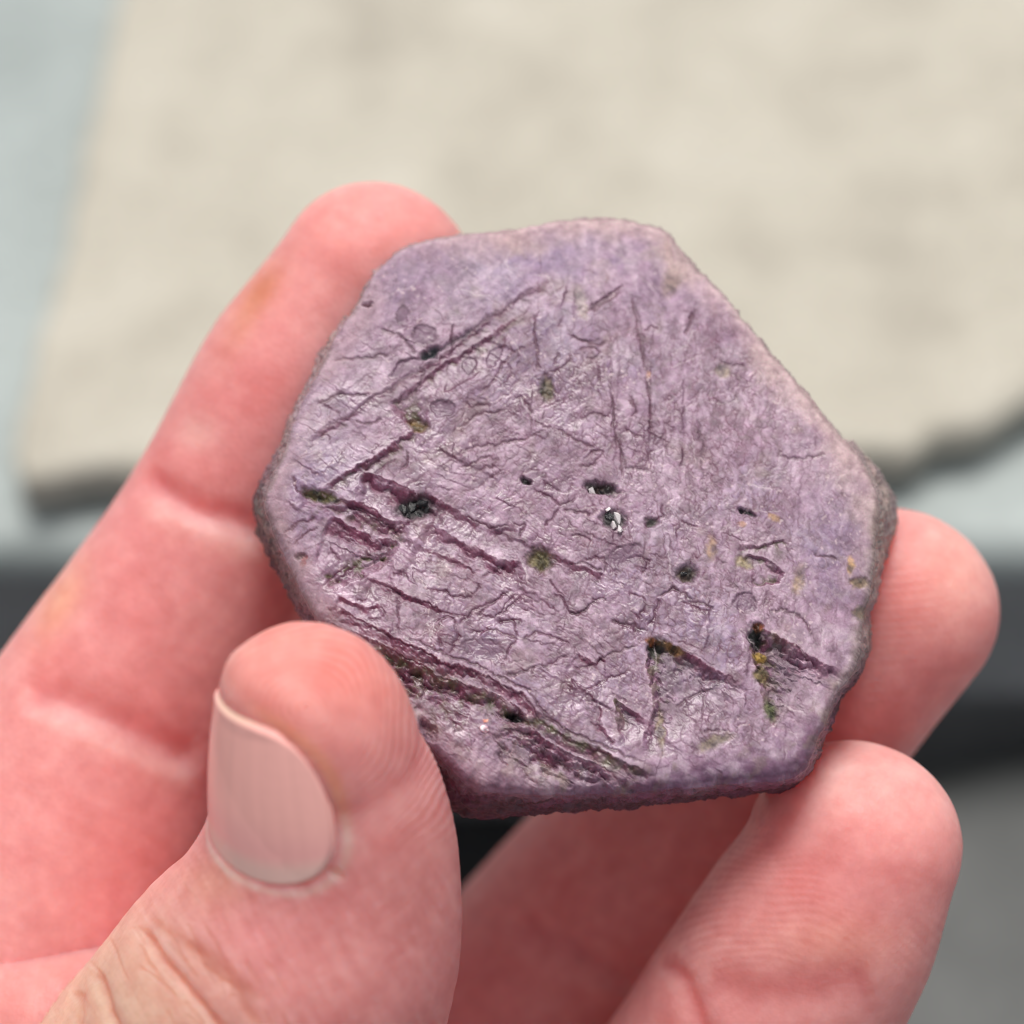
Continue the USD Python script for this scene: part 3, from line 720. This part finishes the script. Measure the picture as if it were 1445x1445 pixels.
step(crop(5, [(775, 452), (860, 490), (940, 520), (1010, 550), (1080, 590), (1110, 620)]), 0.2, 4, 30, 1, 0.9)
step(crop(5, [(525, 622), (600, 655), (680, 685), (780, 740), (880, 790), (940, 812)]), 0.28, 5, 40, 1, 1.0)
step(crop(5, [(385, 722), (460, 755), (540, 790), (605, 770)]), 0.22, 4, 24, 1, 1.0)
LINES5 = ([(640, 418), (740, 352), (780, 325)], [(1110, 620), (1100, 680), (1060, 730), (980, 735), (900, 700), (830, 685)], [(1110, 625), (1180, 600), (1250, 560)], [(550, 650), (700, 710), (850, 780), (940, 820), (1080, 832)], [(480, 740), (512, 752), (520, 735)],
          [(540, 840), (600, 850), (632, 820), (600, 780)], [(1020, 915), (1100, 903), (1180, 900), (1250, 930), (1292, 955), (1250, 1010), (1230, 1080)], [(1020, 920), (980, 960), (950, 1040)], [(870, 860), (950, 838), (1000, 890)], [(990, 890), (1080, 800), (1200, 740), (1275, 690)],
          [(1080, 832), (1180, 760), (1240, 700)], [(690, 720), (700, 800), (690, 880), (702, 920)], [(900, 930), (918, 1005)], [(1190, 860), (1290, 855), (1330, 870)], [(110, 405), (200, 350), (270, 330)], [(170, 460), (230, 400), (280, 375)], [(340, 480), (380, 540), (400, 550)],
          [(290, 690), (400, 600), (450, 560)], [(310, 700), (430, 610), (500, 555)], [(150, 110), (165, 180), (200, 215)], [(740, 0), (735, 60), (700, 90)], [(560, 110), (620, 60), (690, 20)], [(520, 90), (600, 30), (640, 0)], [(660, 620), (720, 610), (750, 640)])
for ln_ in LINES5:
    crack(crop(5, ln_), 0.09, 1.7, 0.95, c=(0.10, 0.03, 0.055))
LINES6 = ([(545, 325), (620, 365), (690, 400), (760, 395), (775, 365)], [(580, 290), (640, 320), (688, 346)], [(690, 410), (650, 470), (595, 525)], [(700, 432), (780, 450), (850, 465)], [(735, 560), (800, 570), (872, 602)], [(640, 840), (700, 880), (740, 950), (775, 960), (850, 910)],
          [(850, 880), (930, 897)], [(1010, 850), (1110, 880), (1132, 920), (1080, 980), (1040, 950)], [(1190, 880), (1170, 960), (1130, 1030)], [(1200, 870), (1260, 838), (1300, 850)], [(930, 990), (1030, 1030), (1112, 1060)], [(480, 1110), (570, 1050), (650, 1080), (745, 1132)],
          [(620, 1220), (680, 1190), (740, 1180)], [(530, 1270), (565, 1228)], [(750, 1290), (790, 1350), (825, 1372)], [(800, 1370), (930, 1290), (1060, 1240)], [(1300, 900), (1380, 930), (1445, 957)], [(1020, 685), (1100, 668), (1142, 690), (1090, 780)], [(790, 690), (870, 668), (922, 690), (930, 755)],
          [(940, 1360), (1000, 1395), (1050, 1420)], [(180, 450), (260, 490), (330, 525), (420, 505), (440, 480)], [(440, 500), (510, 515), (470, 590)], [(1210, 400), (1215, 470), (1170, 490)], [(1290, 480), (1340, 505), (1400, 530)], [(640, 780), (655, 820), (700, 860)], [(360, 1000), (440, 990), (470, 1090)],
          [(350, 1000), (420, 900), (470, 850)], [(380, 975), (470, 895), (510, 860)])
for ln_ in LINES6:
    crack(crop(6, ln_), 0.09, 1.7, 0.95, c=(0.10, 0.03, 0.055))
step(crop(6, [(645, 648), (720, 690), (800, 722), (870, 750), (935, 762)]), 0.2, 5, 26, 1, 0.9)
step(crop(6, [(765, 1158), (830, 1190), (872, 1212), (890, 1180), (935, 1192)]), 0.16, 4, 20, 1, 1.0)
LINES7 = ([(270, 590), (300, 650), (240, 740), (200, 810), (120, 850)], [(300, 660), (370, 620)], [(45, 890), (90, 937), (200, 900)], [(0, 1050), (100, 975), (180, 945), (290, 930)], [(290, 880), (340, 880), (390, 920), (402, 1025)], [(410, 990), (450, 1020), (495, 1032)],
          [(410, 440), (420, 600), (440, 770)], [(480, 750), (540, 740), (600, 690), (602, 650)], [(690, 425), (770, 360), (872, 288)], [(700, 435), (780, 375), (860, 320)], [(560, 540), (640, 580), (740, 607), (800, 580)], [(640, 640), (690, 615), (745, 635), (720, 680), (660, 690)],
          [(910, 330), (930, 450), (960, 620), (980, 740)], [(975, 740), (1000, 900), (1012, 1110)], [(800, 840), (822, 960), (810, 1050)], [(812, 1050), (852, 1130), (862, 1290)], [(640, 990), (720, 960), (795, 960)], [(650, 1190), (720, 1150), (760, 1160), (720, 1220), (650, 1230)],
          [(0, 1180), (100, 1130), (190, 1120), (230, 1130)], [(190, 1128), (350, 1080), (485, 1030)], [(0, 1240), (100, 1210), (180, 1170), (217, 1180), (200, 1220), (100, 1262)], [(735, 690), (740, 800)], [(530, 640), (520, 720)], [(890, 860), (930, 940), (900, 990)], [(870, 1030), (960, 1080)],
          [(970, 540), (1000, 500), (1045, 520)], [(1190, 560), (1210, 460), (1225, 430)], [(500, 1030), (600, 1080), (720, 1140)], [(240, 560), (250, 610), (215, 625)])
for ln_ in LINES7:
    crack(crop(7, ln_), 0.08, 1.7, 0.85, c=(0.11, 0.04, 0.06))
for ln_ in ([(340, 665), (480, 648), (590, 640)], [(720, 690), (700, 760), (600, 840)], [(520, 530), (620, 560), (700, 640)], [(250, 700), (330, 640)], [(640, 1010), (650, 1070), (620, 1100)], [(270, 850), (380, 800), (520, 800)], [(420, 900), (500, 920), (560, 900)]):
    crack(crop(1, ln_), 0.09, 1.8, 0.85)
# Crop 2 (upper right)
for ln_ in ([(60, 490), (90, 450), (160, 400), (240, 350)], [(275, 400), (300, 500), (312, 600), (330, 720), (340, 840)], [(860, 1045), (940, 1062), (1060, 1040)], [(170, 600), (180, 760), (190, 900), (200, 1040)], [(480, 560), (500, 500), (530, 440)],
            [(540, 880), (550, 1010), (560, 1200)], [(0, 570), (90, 585), (150, 580)], [(590, 640), (650, 670), (740, 690)], [(210, 1000), (240, 1100), (350, 1120)]):
    crack(crop(2, ln_), 0.07, 1.9, 0.6)
# Crop 3 (lower left): the long groove and its neighbours
MAIN = np.vstack([crop(5, [(330, 752), (430, 810), (520, 860), (600, 900), (680, 940), (760, 975), (840, 1020), (920, 1060), (1000, 1090), (1100, 1120), (1180, 1150), (1250, 1190), (1330, 1230)]), crop(3, [(1200, 925), (1300, 985), (1430, 1035)]), crop(4, [(220, 1075), (370, 1145)])])
step(MAIN, 0.42, 10, 80, 1, 1.0, 0.0, taper=0.05)
step(MAIN[1:] + (-5, 18), 0.85, 15, 130, 1, 1.0, 0.5, taper=0.06)
crack(MAIN + (3, 4), 0.08, 1.8, 0.9, c=(0.07, 0.015, 0.035)); crack(MAIN[3:] + (6, -7), 0.10, 1.7, 0.9)
DL = np.vstack([crop(3, [(470, 610), (600, 665), (720, 705), (800, 745), (950, 820), (1060, 880), (1250, 960), (1400, 1040)]), crop(4, [(200, 1100), (330, 1140)])])
sl_, sdd, u_ = field(DL, 40); m_ = np.zeros(gx.shape); m_[sl_] = np.exp(-(sdd / 9) ** 2)
paint((0.085, 0.078, 0.036), m_ * (0.55 + 1.6 * DIRTN)); H -= 0.10 * m_
for ln_ in ([(1030, 720), (1090, 730), (1180, 690), (1240, 690)], [(730, 760), (700, 820)], [(1040, 980), (1080, 955), (1200, 985)], [(1020, 1010), (1040, 1080), (1070, 1100)], [(1240, 1050), (1330, 1110)]):
    crack(crop(3, ln_), 0.10, 1.9, 0.85)
# Crop 4 (lower right): the saw-tooth notches
def notch(upper, left, h, wall, fade, dirt):
    """A saw-tooth bite: both walls start at the apex, the floor rises away from it."""
    ap = upper[0]; reach = 1.12 * max(np.hypot(*(upper[-1] - ap)), np.hypot(*(left[-1] - ap)))
    big = fade * 2.5 + reach
    ext = lambda L: np.vstack([L[0] - 40 * (L[1] - L[0]) / np.hypot(*(L[1] - L[0])), L, L[-1] + 60 * (L[-1] - L[-2]) / np.hypot(*(L[-1] - L[-2]))])
    q = (slice(max(int((ap[1] - 30 - y0) / ST), 0), int((ap[1] + reach * 1.3 - y0) / ST)), slice(max(int((ap[0] - 60 - x0) / ST), 0), int((ap[0] + reach * 1.4 - x0) / ST)))
    dA, dB = np.full(gx.shape, -1e3), np.full(gx.shape, -1e3)
    sA, vA, _ = field(ext(upper), big); dA[sA] = vA
    sB, vB, _ = field(ext(left), big); dB[sB] = -vB
    dA, dB = dA[q], dB[q]
    d = np.minimum(dA, dB); r = np.hypot(gx[q] - ap[0], gy[q] - ap[1])
    far = smooth(reach, reach * 0.45, r); w = wall * np.clip(1 + 2.0 * VAR2[q], 0.5, 1.6)
    inn = smooth(0, 1, np.clip(d / w, 0, 1)) * np.exp(-np.maximum(d - w, 0) / fade) * far * (d > 0)
    H[q] -= 1.15 * h * inn * np.clip(1 + 0.7 * STRIA[q] * (d < w * 2), 0.4, 1.5)

    def on(c, m):
        f_ = np.zeros(gx.shape); f_[q] = m; paint(c, f_)
    wl_ = (d > -1.5) * np.clip((w * 1.5 - d) / (w * 0.8), 0, 1) * far
    on((0.165, 0.052, 0.085), np.where(dA <= dB, 0.95, 0.55) * wl_ * np.clip(0.85 + 1.8 * STRIA[q], 0.2, 1))
    on((0.15, 0.105, 0.12), 0.8 * far * (d > w) * np.exp(-np.maximum(d - w, 0) / (fade * 0.6)) * np.clip(0.9 + 2 * DIRTN[q], 0.2, 1))
    on((0.105, 0.09, 0.04), dirt * far * (d > 0) * np.clip((w * 2.4 - d) / w, 0, 1) * np.where(dA <= dB, smooth(reach * 0.45, 0, r), smooth(reach * 0.9, 0, r)) * smooth(-0.14, 0.08, DIRTN[q]))
    on((0.56, 0.42, 0.45), 0.45 * far * (d <= 0) * (d > -25) * np.exp(np.minimum(d, 0) / 5))


notch(crop(4, [(335, 572), (440, 615), (560, 685), (650, 735), (750, 780)]), crop(4, [(335, 572), (325, 650), (335, 760), (345, 870), (335, 905)]), 0.62, 12, 120, 0.9)
notch(crop(4, [(185, 812), (260, 865), (335, 918)]), crop(4, [(185, 812), (200, 910), (212, 1010)]), 0.44, 9, 70, 0.8)
notch(crop(4, [(755, 530), (850, 568), (940, 618), (1050, 680), (1150, 718)]), crop(4, [(750, 530), (745, 620), (755, 700), (785, 800), (805, 880), (835, 980)]), 0.85, 17, 130, 0.95)
step(crop(4, [(135, 850), (150, 935), (205, 1010)]), 0.18, 4, 18, 1, 0.7)
step(crop(4, [(690, 195), (780, 205), (900, 180)]), 0.12, 4, 18, 1, 0.4, 0.5)
step(crop(4, [(700, 250), (760, 240), (830, 265), (885, 310), (870, 360), (800, 378), (740, 360)]), 0.22, 4, 18, 1, 0.5, 0.5)
for ln_ in ([(0, 280), (60, 270), (160, 310)], [(170, 500), (250, 530), (330, 550)], [(0, 480), (60, 470), (130, 420)], [(480, 430), (560, 440), (600, 470)], [(1000, 240), (1110, 265)], [(820, 480), (880, 460), (960, 500), (1000, 590)], [(360, 410), (440, 380), (520, 430)],
            [(110, 680), (180, 640), (300, 610)], [(30, 700), (110, 680)], [(440, 860), (520, 810), (600, 780)], [(560, 960), (650, 950)]):
    crack(crop(4, ln_), 0.09, 1.9, 0.85)

# rounded, darker etch pits
for (cx, cy), rx, ry, ro, dp in ((crop(1, [(795, 860)])[0], 15, 13, 0, 0.13), (crop(1, [(645, 695)])[0], 24, 12, -0.5, 0.16), (crop(1, [(905, 680)])[0], 11, 12, 0, 0.12), (crop(1, [(720, 555)])[0], 18, 14, 0, 0.10), (crop(1, [(1005, 650)])[0], 9, 16, 0.3, 0.12),
                                 (crop(1, [(630, 470)])[0], 9, 13, 0.2, 0.07), (crop(4, [(725, 435)])[0], 17, 15, 0, 0.10), (crop(4, [(240, 240)])[0], 28, 14, -0.3, 0.08), (crop(3, [(960, 620)])[0], 28, 16, 0.1, 0.08)):
    m = blob(cx, cy, rx, ry, ro, 0.16)
    H -= dp * m; paint((0.155, 0.085, 0.12), 0.65 * m); paint((0.09, 0.05, 0.06), 0.6 * np.exp(-(((blob(cx, cy, rx, ry, ro, 0.5) - 0.5)) / 0.22) ** 2) * (blob(cx, cy, rx * 1.3, ry * 1.3, ro) > 0.02) * 0.7)
# dirt pockets: olive, ochre, black
for k_, x, y, rx, ry, ro, dp, c, st_r in ((1, 300, 1215, 30, 8, 0.28, 0.35, (0.075, 0.065, 0.025), 1), (1, 690, 930, 14, 9, 0.3, 0.3, (0.13, 0.085, 0.03), 1), (1, 740, 635, 15, 7, -0.4, 0.3, (0.035, 0.04, 0.04), 1), (1, 1215, 780, 9, 16, 0, 0.2, (0.12, 0.09, 0.05), 1),
                                         (1, 490, 435, 7, 4, 0, 0.5, (0.03, 0.02, 0.02), 1), (1, 1135, 1155, 8, 4, 0.5, 0.4, (0.02, 0.012, 0.012), 1), (2, 140, 1185, 24, 8, 0.2, 0.45, (0.025, 0.015, 0.012), 1), (2, 190, 1310, 16, 14, 0, 0.4, (0.05, 0.045, 0.04), 1),
                                         (2, 730, 1285, 12, 4, 0.35, 0.4, (0.012, 0.01, 0.012), 1), (2, 345, 1325, 10, 7, 0, 0.25, (0.06, 0.045, 0.035), 1), (3, 1195, 260, 19, 17, 0.1, 0.5, (0.10, 0.085, 0.035), 1), (3, 1095, 895, 13, 7, 0.3, 0.9, (0.012, 0.01, 0.01), 1),
                                         (4, 485, 315, 16, 12, 0, 0.4, (0.05, 0.035, 0.025), 1), (4, 365, 615, 12, 14, 0.5, 0.25, (0.035, 0.035, 0.025), 1), (4, 340, 590, 7, 6, 0, 0.1, (0.24, 0.09, 0.03), 1), (4, 430, 625, 20, 6, 0.5, 0.1, (0.16, 0.09, 0.03), 1), (4, 770, 575, 11, 17, -0.2, 0.5, (0.012, 0.014, 0.012), 1), (4, 785, 650, 11, 8, 0.3, -0.15, (0.32, 0.21, 0.04), 1),
                                         (4, 775, 540, 8, 6, 0, 0.1, (0.26, 0.09, 0.03), 1), (4, 790, 730, 12, 16, -0.2, 0.1, (0.15, 0.115, 0.05), 1), (4, 830, 870, 10, 18, -0.3, 0.1, (0.12, 0.13, 0.055), 1), (4, 385, 960, 6, 30, 0, 0.05, (0.20, 0.16, 0.08), 0.7), (4, 600, 1000, 26, 9, -0.4, 0.1, (0.13, 0.11, 0.06), 0.8),
                                         (4, 1155, 285, 6, 10, 0, 0.05, (0.36, 0.22, 0.07), 0.9), (4, 1195, 350, 13, 8, 0, 0.15, (0.14, 0.10, 0.05), 1), (4, 1195, 480, 12, 10, 0, 0.1, (0.12, 0.09, 0.05), 0.9), (4, 940, 350, 9, 22, 0.2, 0.05, (0.24, 0.18, 0.09), 0.6), (4, 720, 270, 14, 8, 0.4, 0.05, (0.22, 0.19, 0.09), 0.7), (4, 1400, 420, 8, 6, 0, 0.05, (0.2, 0.12, 0.04), 0.8),
                                         (3, 222, 265, 4, 9, 0.2, 0.05, (0.22, 0.012, 0.012), 1), (3, 210, 240, 7, 5, 0, 0.2, (0.03, 0.02, 0.015), 1), (3, 735, 950, 8, 18, -0.5, 0.6, (0.035, 0.02, 0.022), 1), (2, 640, 700, 12, 10, 0.4, 0.05, (0.20, 0.17, 0.11), 0.7), (2, 60, 430, 8, 22, -0.2, 0.05, (0.30, 0.26, 0.20), 0.6), (2, 440, 320, 14, 26, 0.5, 0.05, (0.20, 0.15, 0.11), 0.8),
                                         (2, 415, 210, 6, 24, -0.1, 0.05, (0.20, 0.15, 0.10), 0.7), (2, 335, 715, 4, 5, 0, 0.0, (0.36, 0.20, 0.13), 0.7), (2, 715, 1330, 5, 3, 0, 0.0, (0.36, 0.21, 0.13), 0.7), (2, 840, 1310, 10, 5, 0.5, 0, (0.4, 0.26, 0.12), 0.7), (3, 970, 910, 3, 3, 0, -0.05, (0.6, 0.25, 0.16), 1), (3, 965, 945, 4, 4, 0, -0.1, (0.75, 0.5, 0.48), 1), (4, 590, 215, 7, 18, 0.1, 0, (0.3, 0.2, 0.1), 0.6), (1, 685, 1258, 27, 15, -0.15, 0.35, (0.03, 0.027, 0.026), 1)):
    cx, cy = crop(k_, [(x, y)])[0]
    m = blob(cx, cy, rx, ry, ro, 0.45)
    H -= dp * m * (1 + 1.5 * DIRTN)
    var = np.clip(1 + 2.2 * DIRTN + 1.2 * GRIT, 0.25, 2.2)[..., None]
    tint = tint * (1 - (st_r * m)[..., None]) + np.array(c) * var * (st_r * m)[..., None]
    rgh = rgh + (0.62 - rgh) * m * (0.0 if max(c) < 0.03 else 1)
# pale granular specks
sp = smooth(0.30, 0.40, fbm2(580, gx, gy, 5.0, 2)); paint((0.62, 0.50, 0.46), sp * 0.55 * smooth(0.0, 0.15, fbm2(581, gx, gy, 60, 3)))
# light pencil-thin scratches
for _ in range(90):
    cx, cy = rng.uniform(420, 1210), rng.uniform(340, 1080); a = rng.choice([-0.58, 0.5, 1.45, 0.1]) + rng.normal(0, 0.35); ll = rng.uniform(8, 34)
    crack([(cx - ll * math.cos(a), cy - ll * math.sin(a)), (cx + 2, cy + 2), (cx + ll * math.cos(a), cy + ll * math.sin(a))], 0.012, 0.9, 0.5, 0.3, (0.62, 0.53, 0.50))
# weathered rim: pinkish tan on the upper right, brown-grey on the left, plum along the bottom
rn = fbm2(590, wx, wy, 36, 4)
band = smooth(34 + 60 * 0.3, 4, dist + 46 * rn)
lowb = smooth(58, 8, dist + 40 * rn) * smooth(960, 1040, gy)
fb = fbm2(591, wx2, wy2, 13, 5, rot=0.4, stretch=1.5)
paint((0.13, 0.055, 0.085), lowb * np.clip(0.55 + 3.4 * fb, 0, 1) * 0.85); paint((0.52, 0.42, 0.42), lowb * smooth(0.04, 0.25, -fb) * 0.6); paint((0.20, 0.17, 0.09), lowb * smooth(0.06, 0.25, fbm2(592, wx, wy, 24, 4)) * 0.7)
H += 0.04 * fb * lowb
paint((0.50, 0.38, 0.325), band * 0.8 * smooth(600, 800, gx + 0.4 * (500 - gy)) * smooth(900, 640, gy))
paint((0.42, 0.30, 0.28), band * 0.55 * smooth(900, 700, gx))
paint((0.24, 0.175, 0.15), smooth(8, 2, dist + 18 * rn) * 0.6 * smooth(1050, 800, gy))
paint((0.15, 0.07, 0.12), smooth(40, 4, dist + 60 * rn) * 0.6 * smooth(960, 1050, gy))
paint((0.30, 0.25, 0.17), smooth(20, 3, dist + 26 * rn) * 0.4 * smooth(1120, 1200, gx) * smooth(640, 760, gy))
# low frequency swell, grain and rounded rim
H += 0.8 * fbm2(600, gx, gy, 260, 2) + 0.10 * fbm2(601, gx, gy, 70, 2)
H += (0.010 * fbm2(602, wx2, wy2, 13, 4) + 0.004 * GRIT) * (0.55 + 0.45 * calm)
be = np.clip(1 - dist / 13, 0, 1)
H -= 0.55 * be ** 2.2
wide = smooth(1000, 1090, gy) * np.clip(1 - dist / 34, 0, 1)
H -= 0.6 * wide ** 2
wl = np.clip(1 - dist / 46, 0, 1) * smooth(640, 760, gy) * smooth(640, 440, gx)
H -= 0.7 * wl ** 2
H += 0.07 * fbm2(603, gx, gy, 16, 3) * smooth(30, 4, dist)
rgh = rgh + 0.16 * np.clip(3 * fbm2(610, gx, gy, 40, 4), -0.5, 1) + 0.22 * smooth(40, 5, dist) + 0.10 * right
rgh = np.clip(rgh, 0.2, 0.8)

# face cells -> vertices; the outermost ones snapped onto the rim
cell = mask[:-1, :-1] & mask[1:, :-1] & mask[:-1, 1:] & mask[1:, 1:]
lab, nl = ndi.label(cell)
if nl > 1:
    cell = lab == (1 + np.argmax(ndi.sum(cell, lab, range(1, nl + 1))))
W = gx.shape[1]
i, j = np.nonzero(cell)
a, b, c, d = i * W + j, i * W + j + 1, (i + 1) * W + j + 1, (i + 1) * W + j
tri = np.vstack([np.stack([a, d, c], 1), np.stack([a, c, b], 1)])
edges = np.vstack([tri[:, [0, 1]], tri[:, [1, 2]], tri[:, [2, 0]]])
key = edges[:, 0].astype(np.int64) * (gx.size) + edges[:, 1]; rkey = edges[:, 1].astype(np.int64) * gx.size + edges[:, 0]
bd = edges[~np.isin(key, rkey)]
nxt = dict(zip(bd[:, 0].tolist(), bd[:, 1].tolist()))
loop = [bd[0, 0]]
while True:
    q = nxt[loop[-1]]
    if q == loop[0] or len(loop) > len(nxt):
        break
    loop.append(q)
loop = np.array(loop)
X, Y = gx.ravel().copy(), gy.ravel().copy()
rt = cKDTree(rim[:, :2])
_, near = rt.query(np.column_stack([X[loop], Y[loop]]))
X[loop], Y[loop] = rim[near, 0], rim[near, 1]
flare = ndi.gaussian_filter1d(rim[near, 2], 12, mode='wrap')
outn = np.stack([ndi.gaussian_filter1d(on[near, k], 12, mode='wrap') for k in (0, 1)], 1)


def plane_pt(px, py, depth):
    """Point of the plane `depth` mm behind the face plane, along the ray of a picture position."""
    d = pt(px, py, 0.0) - np.array([0, 0, DM]); o = np.array([0, 0, DM])
    c_ = C0 - depth * NRM
    t = ((c_ - o) @ NRM) / (d @ NRM)
    return o + t[..., None] * d if np.ndim(t) else o + t * d


used = np.unique(tri)
remap = np.full(gx.size, -1); remap[used] = np.arange(len(used))
Hr = H.ravel()
FV = plane_pt(X[used], Y[used], 0.0) + NRM * Hr[used][:, None]
FC = np.clip(tint.reshape(-1, 3)[used] * np.array([1.06, 1.02, 1.15]), 0, 0.85); FR = rgh.ravel()[used]
tri = remap[tri]; lp = remap[loop]
nl = len(loop)
TH_ = 9.0
wall_rows, wall_c = [], []
NW = 34
lx, ly = X[loop], Y[loop]
arc = np.arange(nl) * ST
for t in np.linspace(0, 1, NW)[1:]:
    e = flare * smooth(0, 1, t) + 6 * math.sin(math.pi * t) * (flare > -3)
    wob = 10 * fbm2(620, arc, np.full(nl, t * 170), 22, 4) + 5 * fbm2(625, arc, np.full(nl, t * 170), 7, 2)
    e = e + wob * smooth(0, 0.15, t)
    qx, qy = lx + outn[:, 0] * e, ly + outn[:, 1] * e
    base = plane_pt(qx, qy, TH_ * t)
    base = base + NRM * (Hr[loop] * (1 - t))[:, None]
    wall_rows.append(base)
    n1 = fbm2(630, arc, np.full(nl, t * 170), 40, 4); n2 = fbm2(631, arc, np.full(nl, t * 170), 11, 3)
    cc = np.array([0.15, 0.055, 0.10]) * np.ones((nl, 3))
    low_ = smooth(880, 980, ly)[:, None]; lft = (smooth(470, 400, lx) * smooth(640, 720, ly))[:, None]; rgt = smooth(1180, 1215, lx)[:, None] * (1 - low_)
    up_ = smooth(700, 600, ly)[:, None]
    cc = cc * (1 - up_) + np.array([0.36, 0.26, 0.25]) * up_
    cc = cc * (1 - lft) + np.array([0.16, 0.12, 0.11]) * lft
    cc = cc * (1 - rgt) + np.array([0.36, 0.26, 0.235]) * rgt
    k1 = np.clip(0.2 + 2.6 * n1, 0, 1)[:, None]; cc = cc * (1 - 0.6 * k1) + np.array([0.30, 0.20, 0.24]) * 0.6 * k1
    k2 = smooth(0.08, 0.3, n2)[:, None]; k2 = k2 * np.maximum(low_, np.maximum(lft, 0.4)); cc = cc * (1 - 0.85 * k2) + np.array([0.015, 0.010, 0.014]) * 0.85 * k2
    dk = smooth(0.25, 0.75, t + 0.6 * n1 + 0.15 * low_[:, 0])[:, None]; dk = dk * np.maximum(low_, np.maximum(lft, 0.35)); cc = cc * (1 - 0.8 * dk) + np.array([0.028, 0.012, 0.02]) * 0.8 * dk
    bl = FC[lp]
    w_ = smooth(0, 0.3, t); wall_c.append(bl * (1 - w_) + cc * w_)
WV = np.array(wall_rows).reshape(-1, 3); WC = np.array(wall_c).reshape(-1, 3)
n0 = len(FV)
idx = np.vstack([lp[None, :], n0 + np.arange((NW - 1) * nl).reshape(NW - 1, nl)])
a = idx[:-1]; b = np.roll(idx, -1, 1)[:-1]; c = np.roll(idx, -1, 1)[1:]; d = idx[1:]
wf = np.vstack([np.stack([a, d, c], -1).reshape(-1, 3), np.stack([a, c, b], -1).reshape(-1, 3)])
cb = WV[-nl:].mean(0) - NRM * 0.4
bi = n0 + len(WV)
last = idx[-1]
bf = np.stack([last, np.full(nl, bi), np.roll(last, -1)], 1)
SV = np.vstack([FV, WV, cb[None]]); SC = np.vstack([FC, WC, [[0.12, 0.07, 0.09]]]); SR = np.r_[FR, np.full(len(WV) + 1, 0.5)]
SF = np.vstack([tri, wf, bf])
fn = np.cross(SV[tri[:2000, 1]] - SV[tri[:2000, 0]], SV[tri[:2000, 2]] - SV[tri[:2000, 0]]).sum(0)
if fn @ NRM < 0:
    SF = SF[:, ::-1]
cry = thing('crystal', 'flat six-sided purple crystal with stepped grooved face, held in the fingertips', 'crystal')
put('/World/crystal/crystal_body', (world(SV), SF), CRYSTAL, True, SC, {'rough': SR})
print('crystal verts', len(SV), 'tris', len(SF))


# mineral grains lodged in the pits
def grain(px, py, sx, sy, sz, seed, lift=0.0, rot=0.0):
    r = np.random.default_rng(seed)
    p = r.normal(size=(11, 3)); p /= np.linalg.norm(p, axis=1)[:, None]; p *= np.array([sx, sy, 0]) * MMPX + np.array([0, 0, sz])
    c_, s_ = math.cos(rot), math.sin(rot); p[:, 0], p[:, 1] = c_ * p[:, 0] + s_ * p[:, 1], -s_ * p[:, 0] + c_ * p[:, 1]
    hull = m3.Manifold.hull_points(p.astype(np.float32))
    v, f, _ = meshkit.arrays(hull)
    ii_, jj_ = int((py - y0) / ST), int((px - x0) / ST)
    t1 = np.cross([0, 1.0, 0], NRM); t1 /= np.linalg.norm(t1); t2 = np.cross(NRM, t1)
    return plane_pt(float(px), float(py), 0.0) + NRM * (H[ii_, jj_] + lift) + v[:, :1] * t1 + v[:, 1:2] * t2 + v[:, 2:] * NRM, f


count = {}


def inclusion(name, mat, *args, **kw):
    k_ = count.get(name, 0); count[name] = k_ + 1
    v, f = grain(*args, **kw)
    put('/World/crystal/' + name + (f'_{k_:03d}' if k_ else ''), (world(v), f), mat, False)


for q in ((568, 718, 11, 9, 0.35, 1), (582, 712, 14, 8, 0.4, 2), (597, 709, 10, 8, 0.35, 3), (576, 728, 9, 6, 0.3, 4), (591, 722, 9, 7, 0.35, 5), (604, 718, 6, 6, 0.25, 6)):
    inclusion('black_grain', BLACK, *q, lift=0.02, rot=q[5])
for q in ((836, 692, 8, 6.5, 0.3, 11), (871, 730, 6, 11, 0.35, 12), (863, 742, 8, 6.5, 0.35, 13), (874, 749, 8, 4.5, 0.3, 14), (858, 720, 4, 4, 0.2, 15)):
    inclusion('white_grain', WHITE, *q, lift=0.12, rot=q[5])
for q in ((860, 728, 6, 7, 0.25, 21), (966, 808, 7, 5, 0.25, 22), (848, 692, 5, 3, 0.2, 23)):
    inclusion('black_grain', BLACK, *q, lift=0.03, rot=q[5])
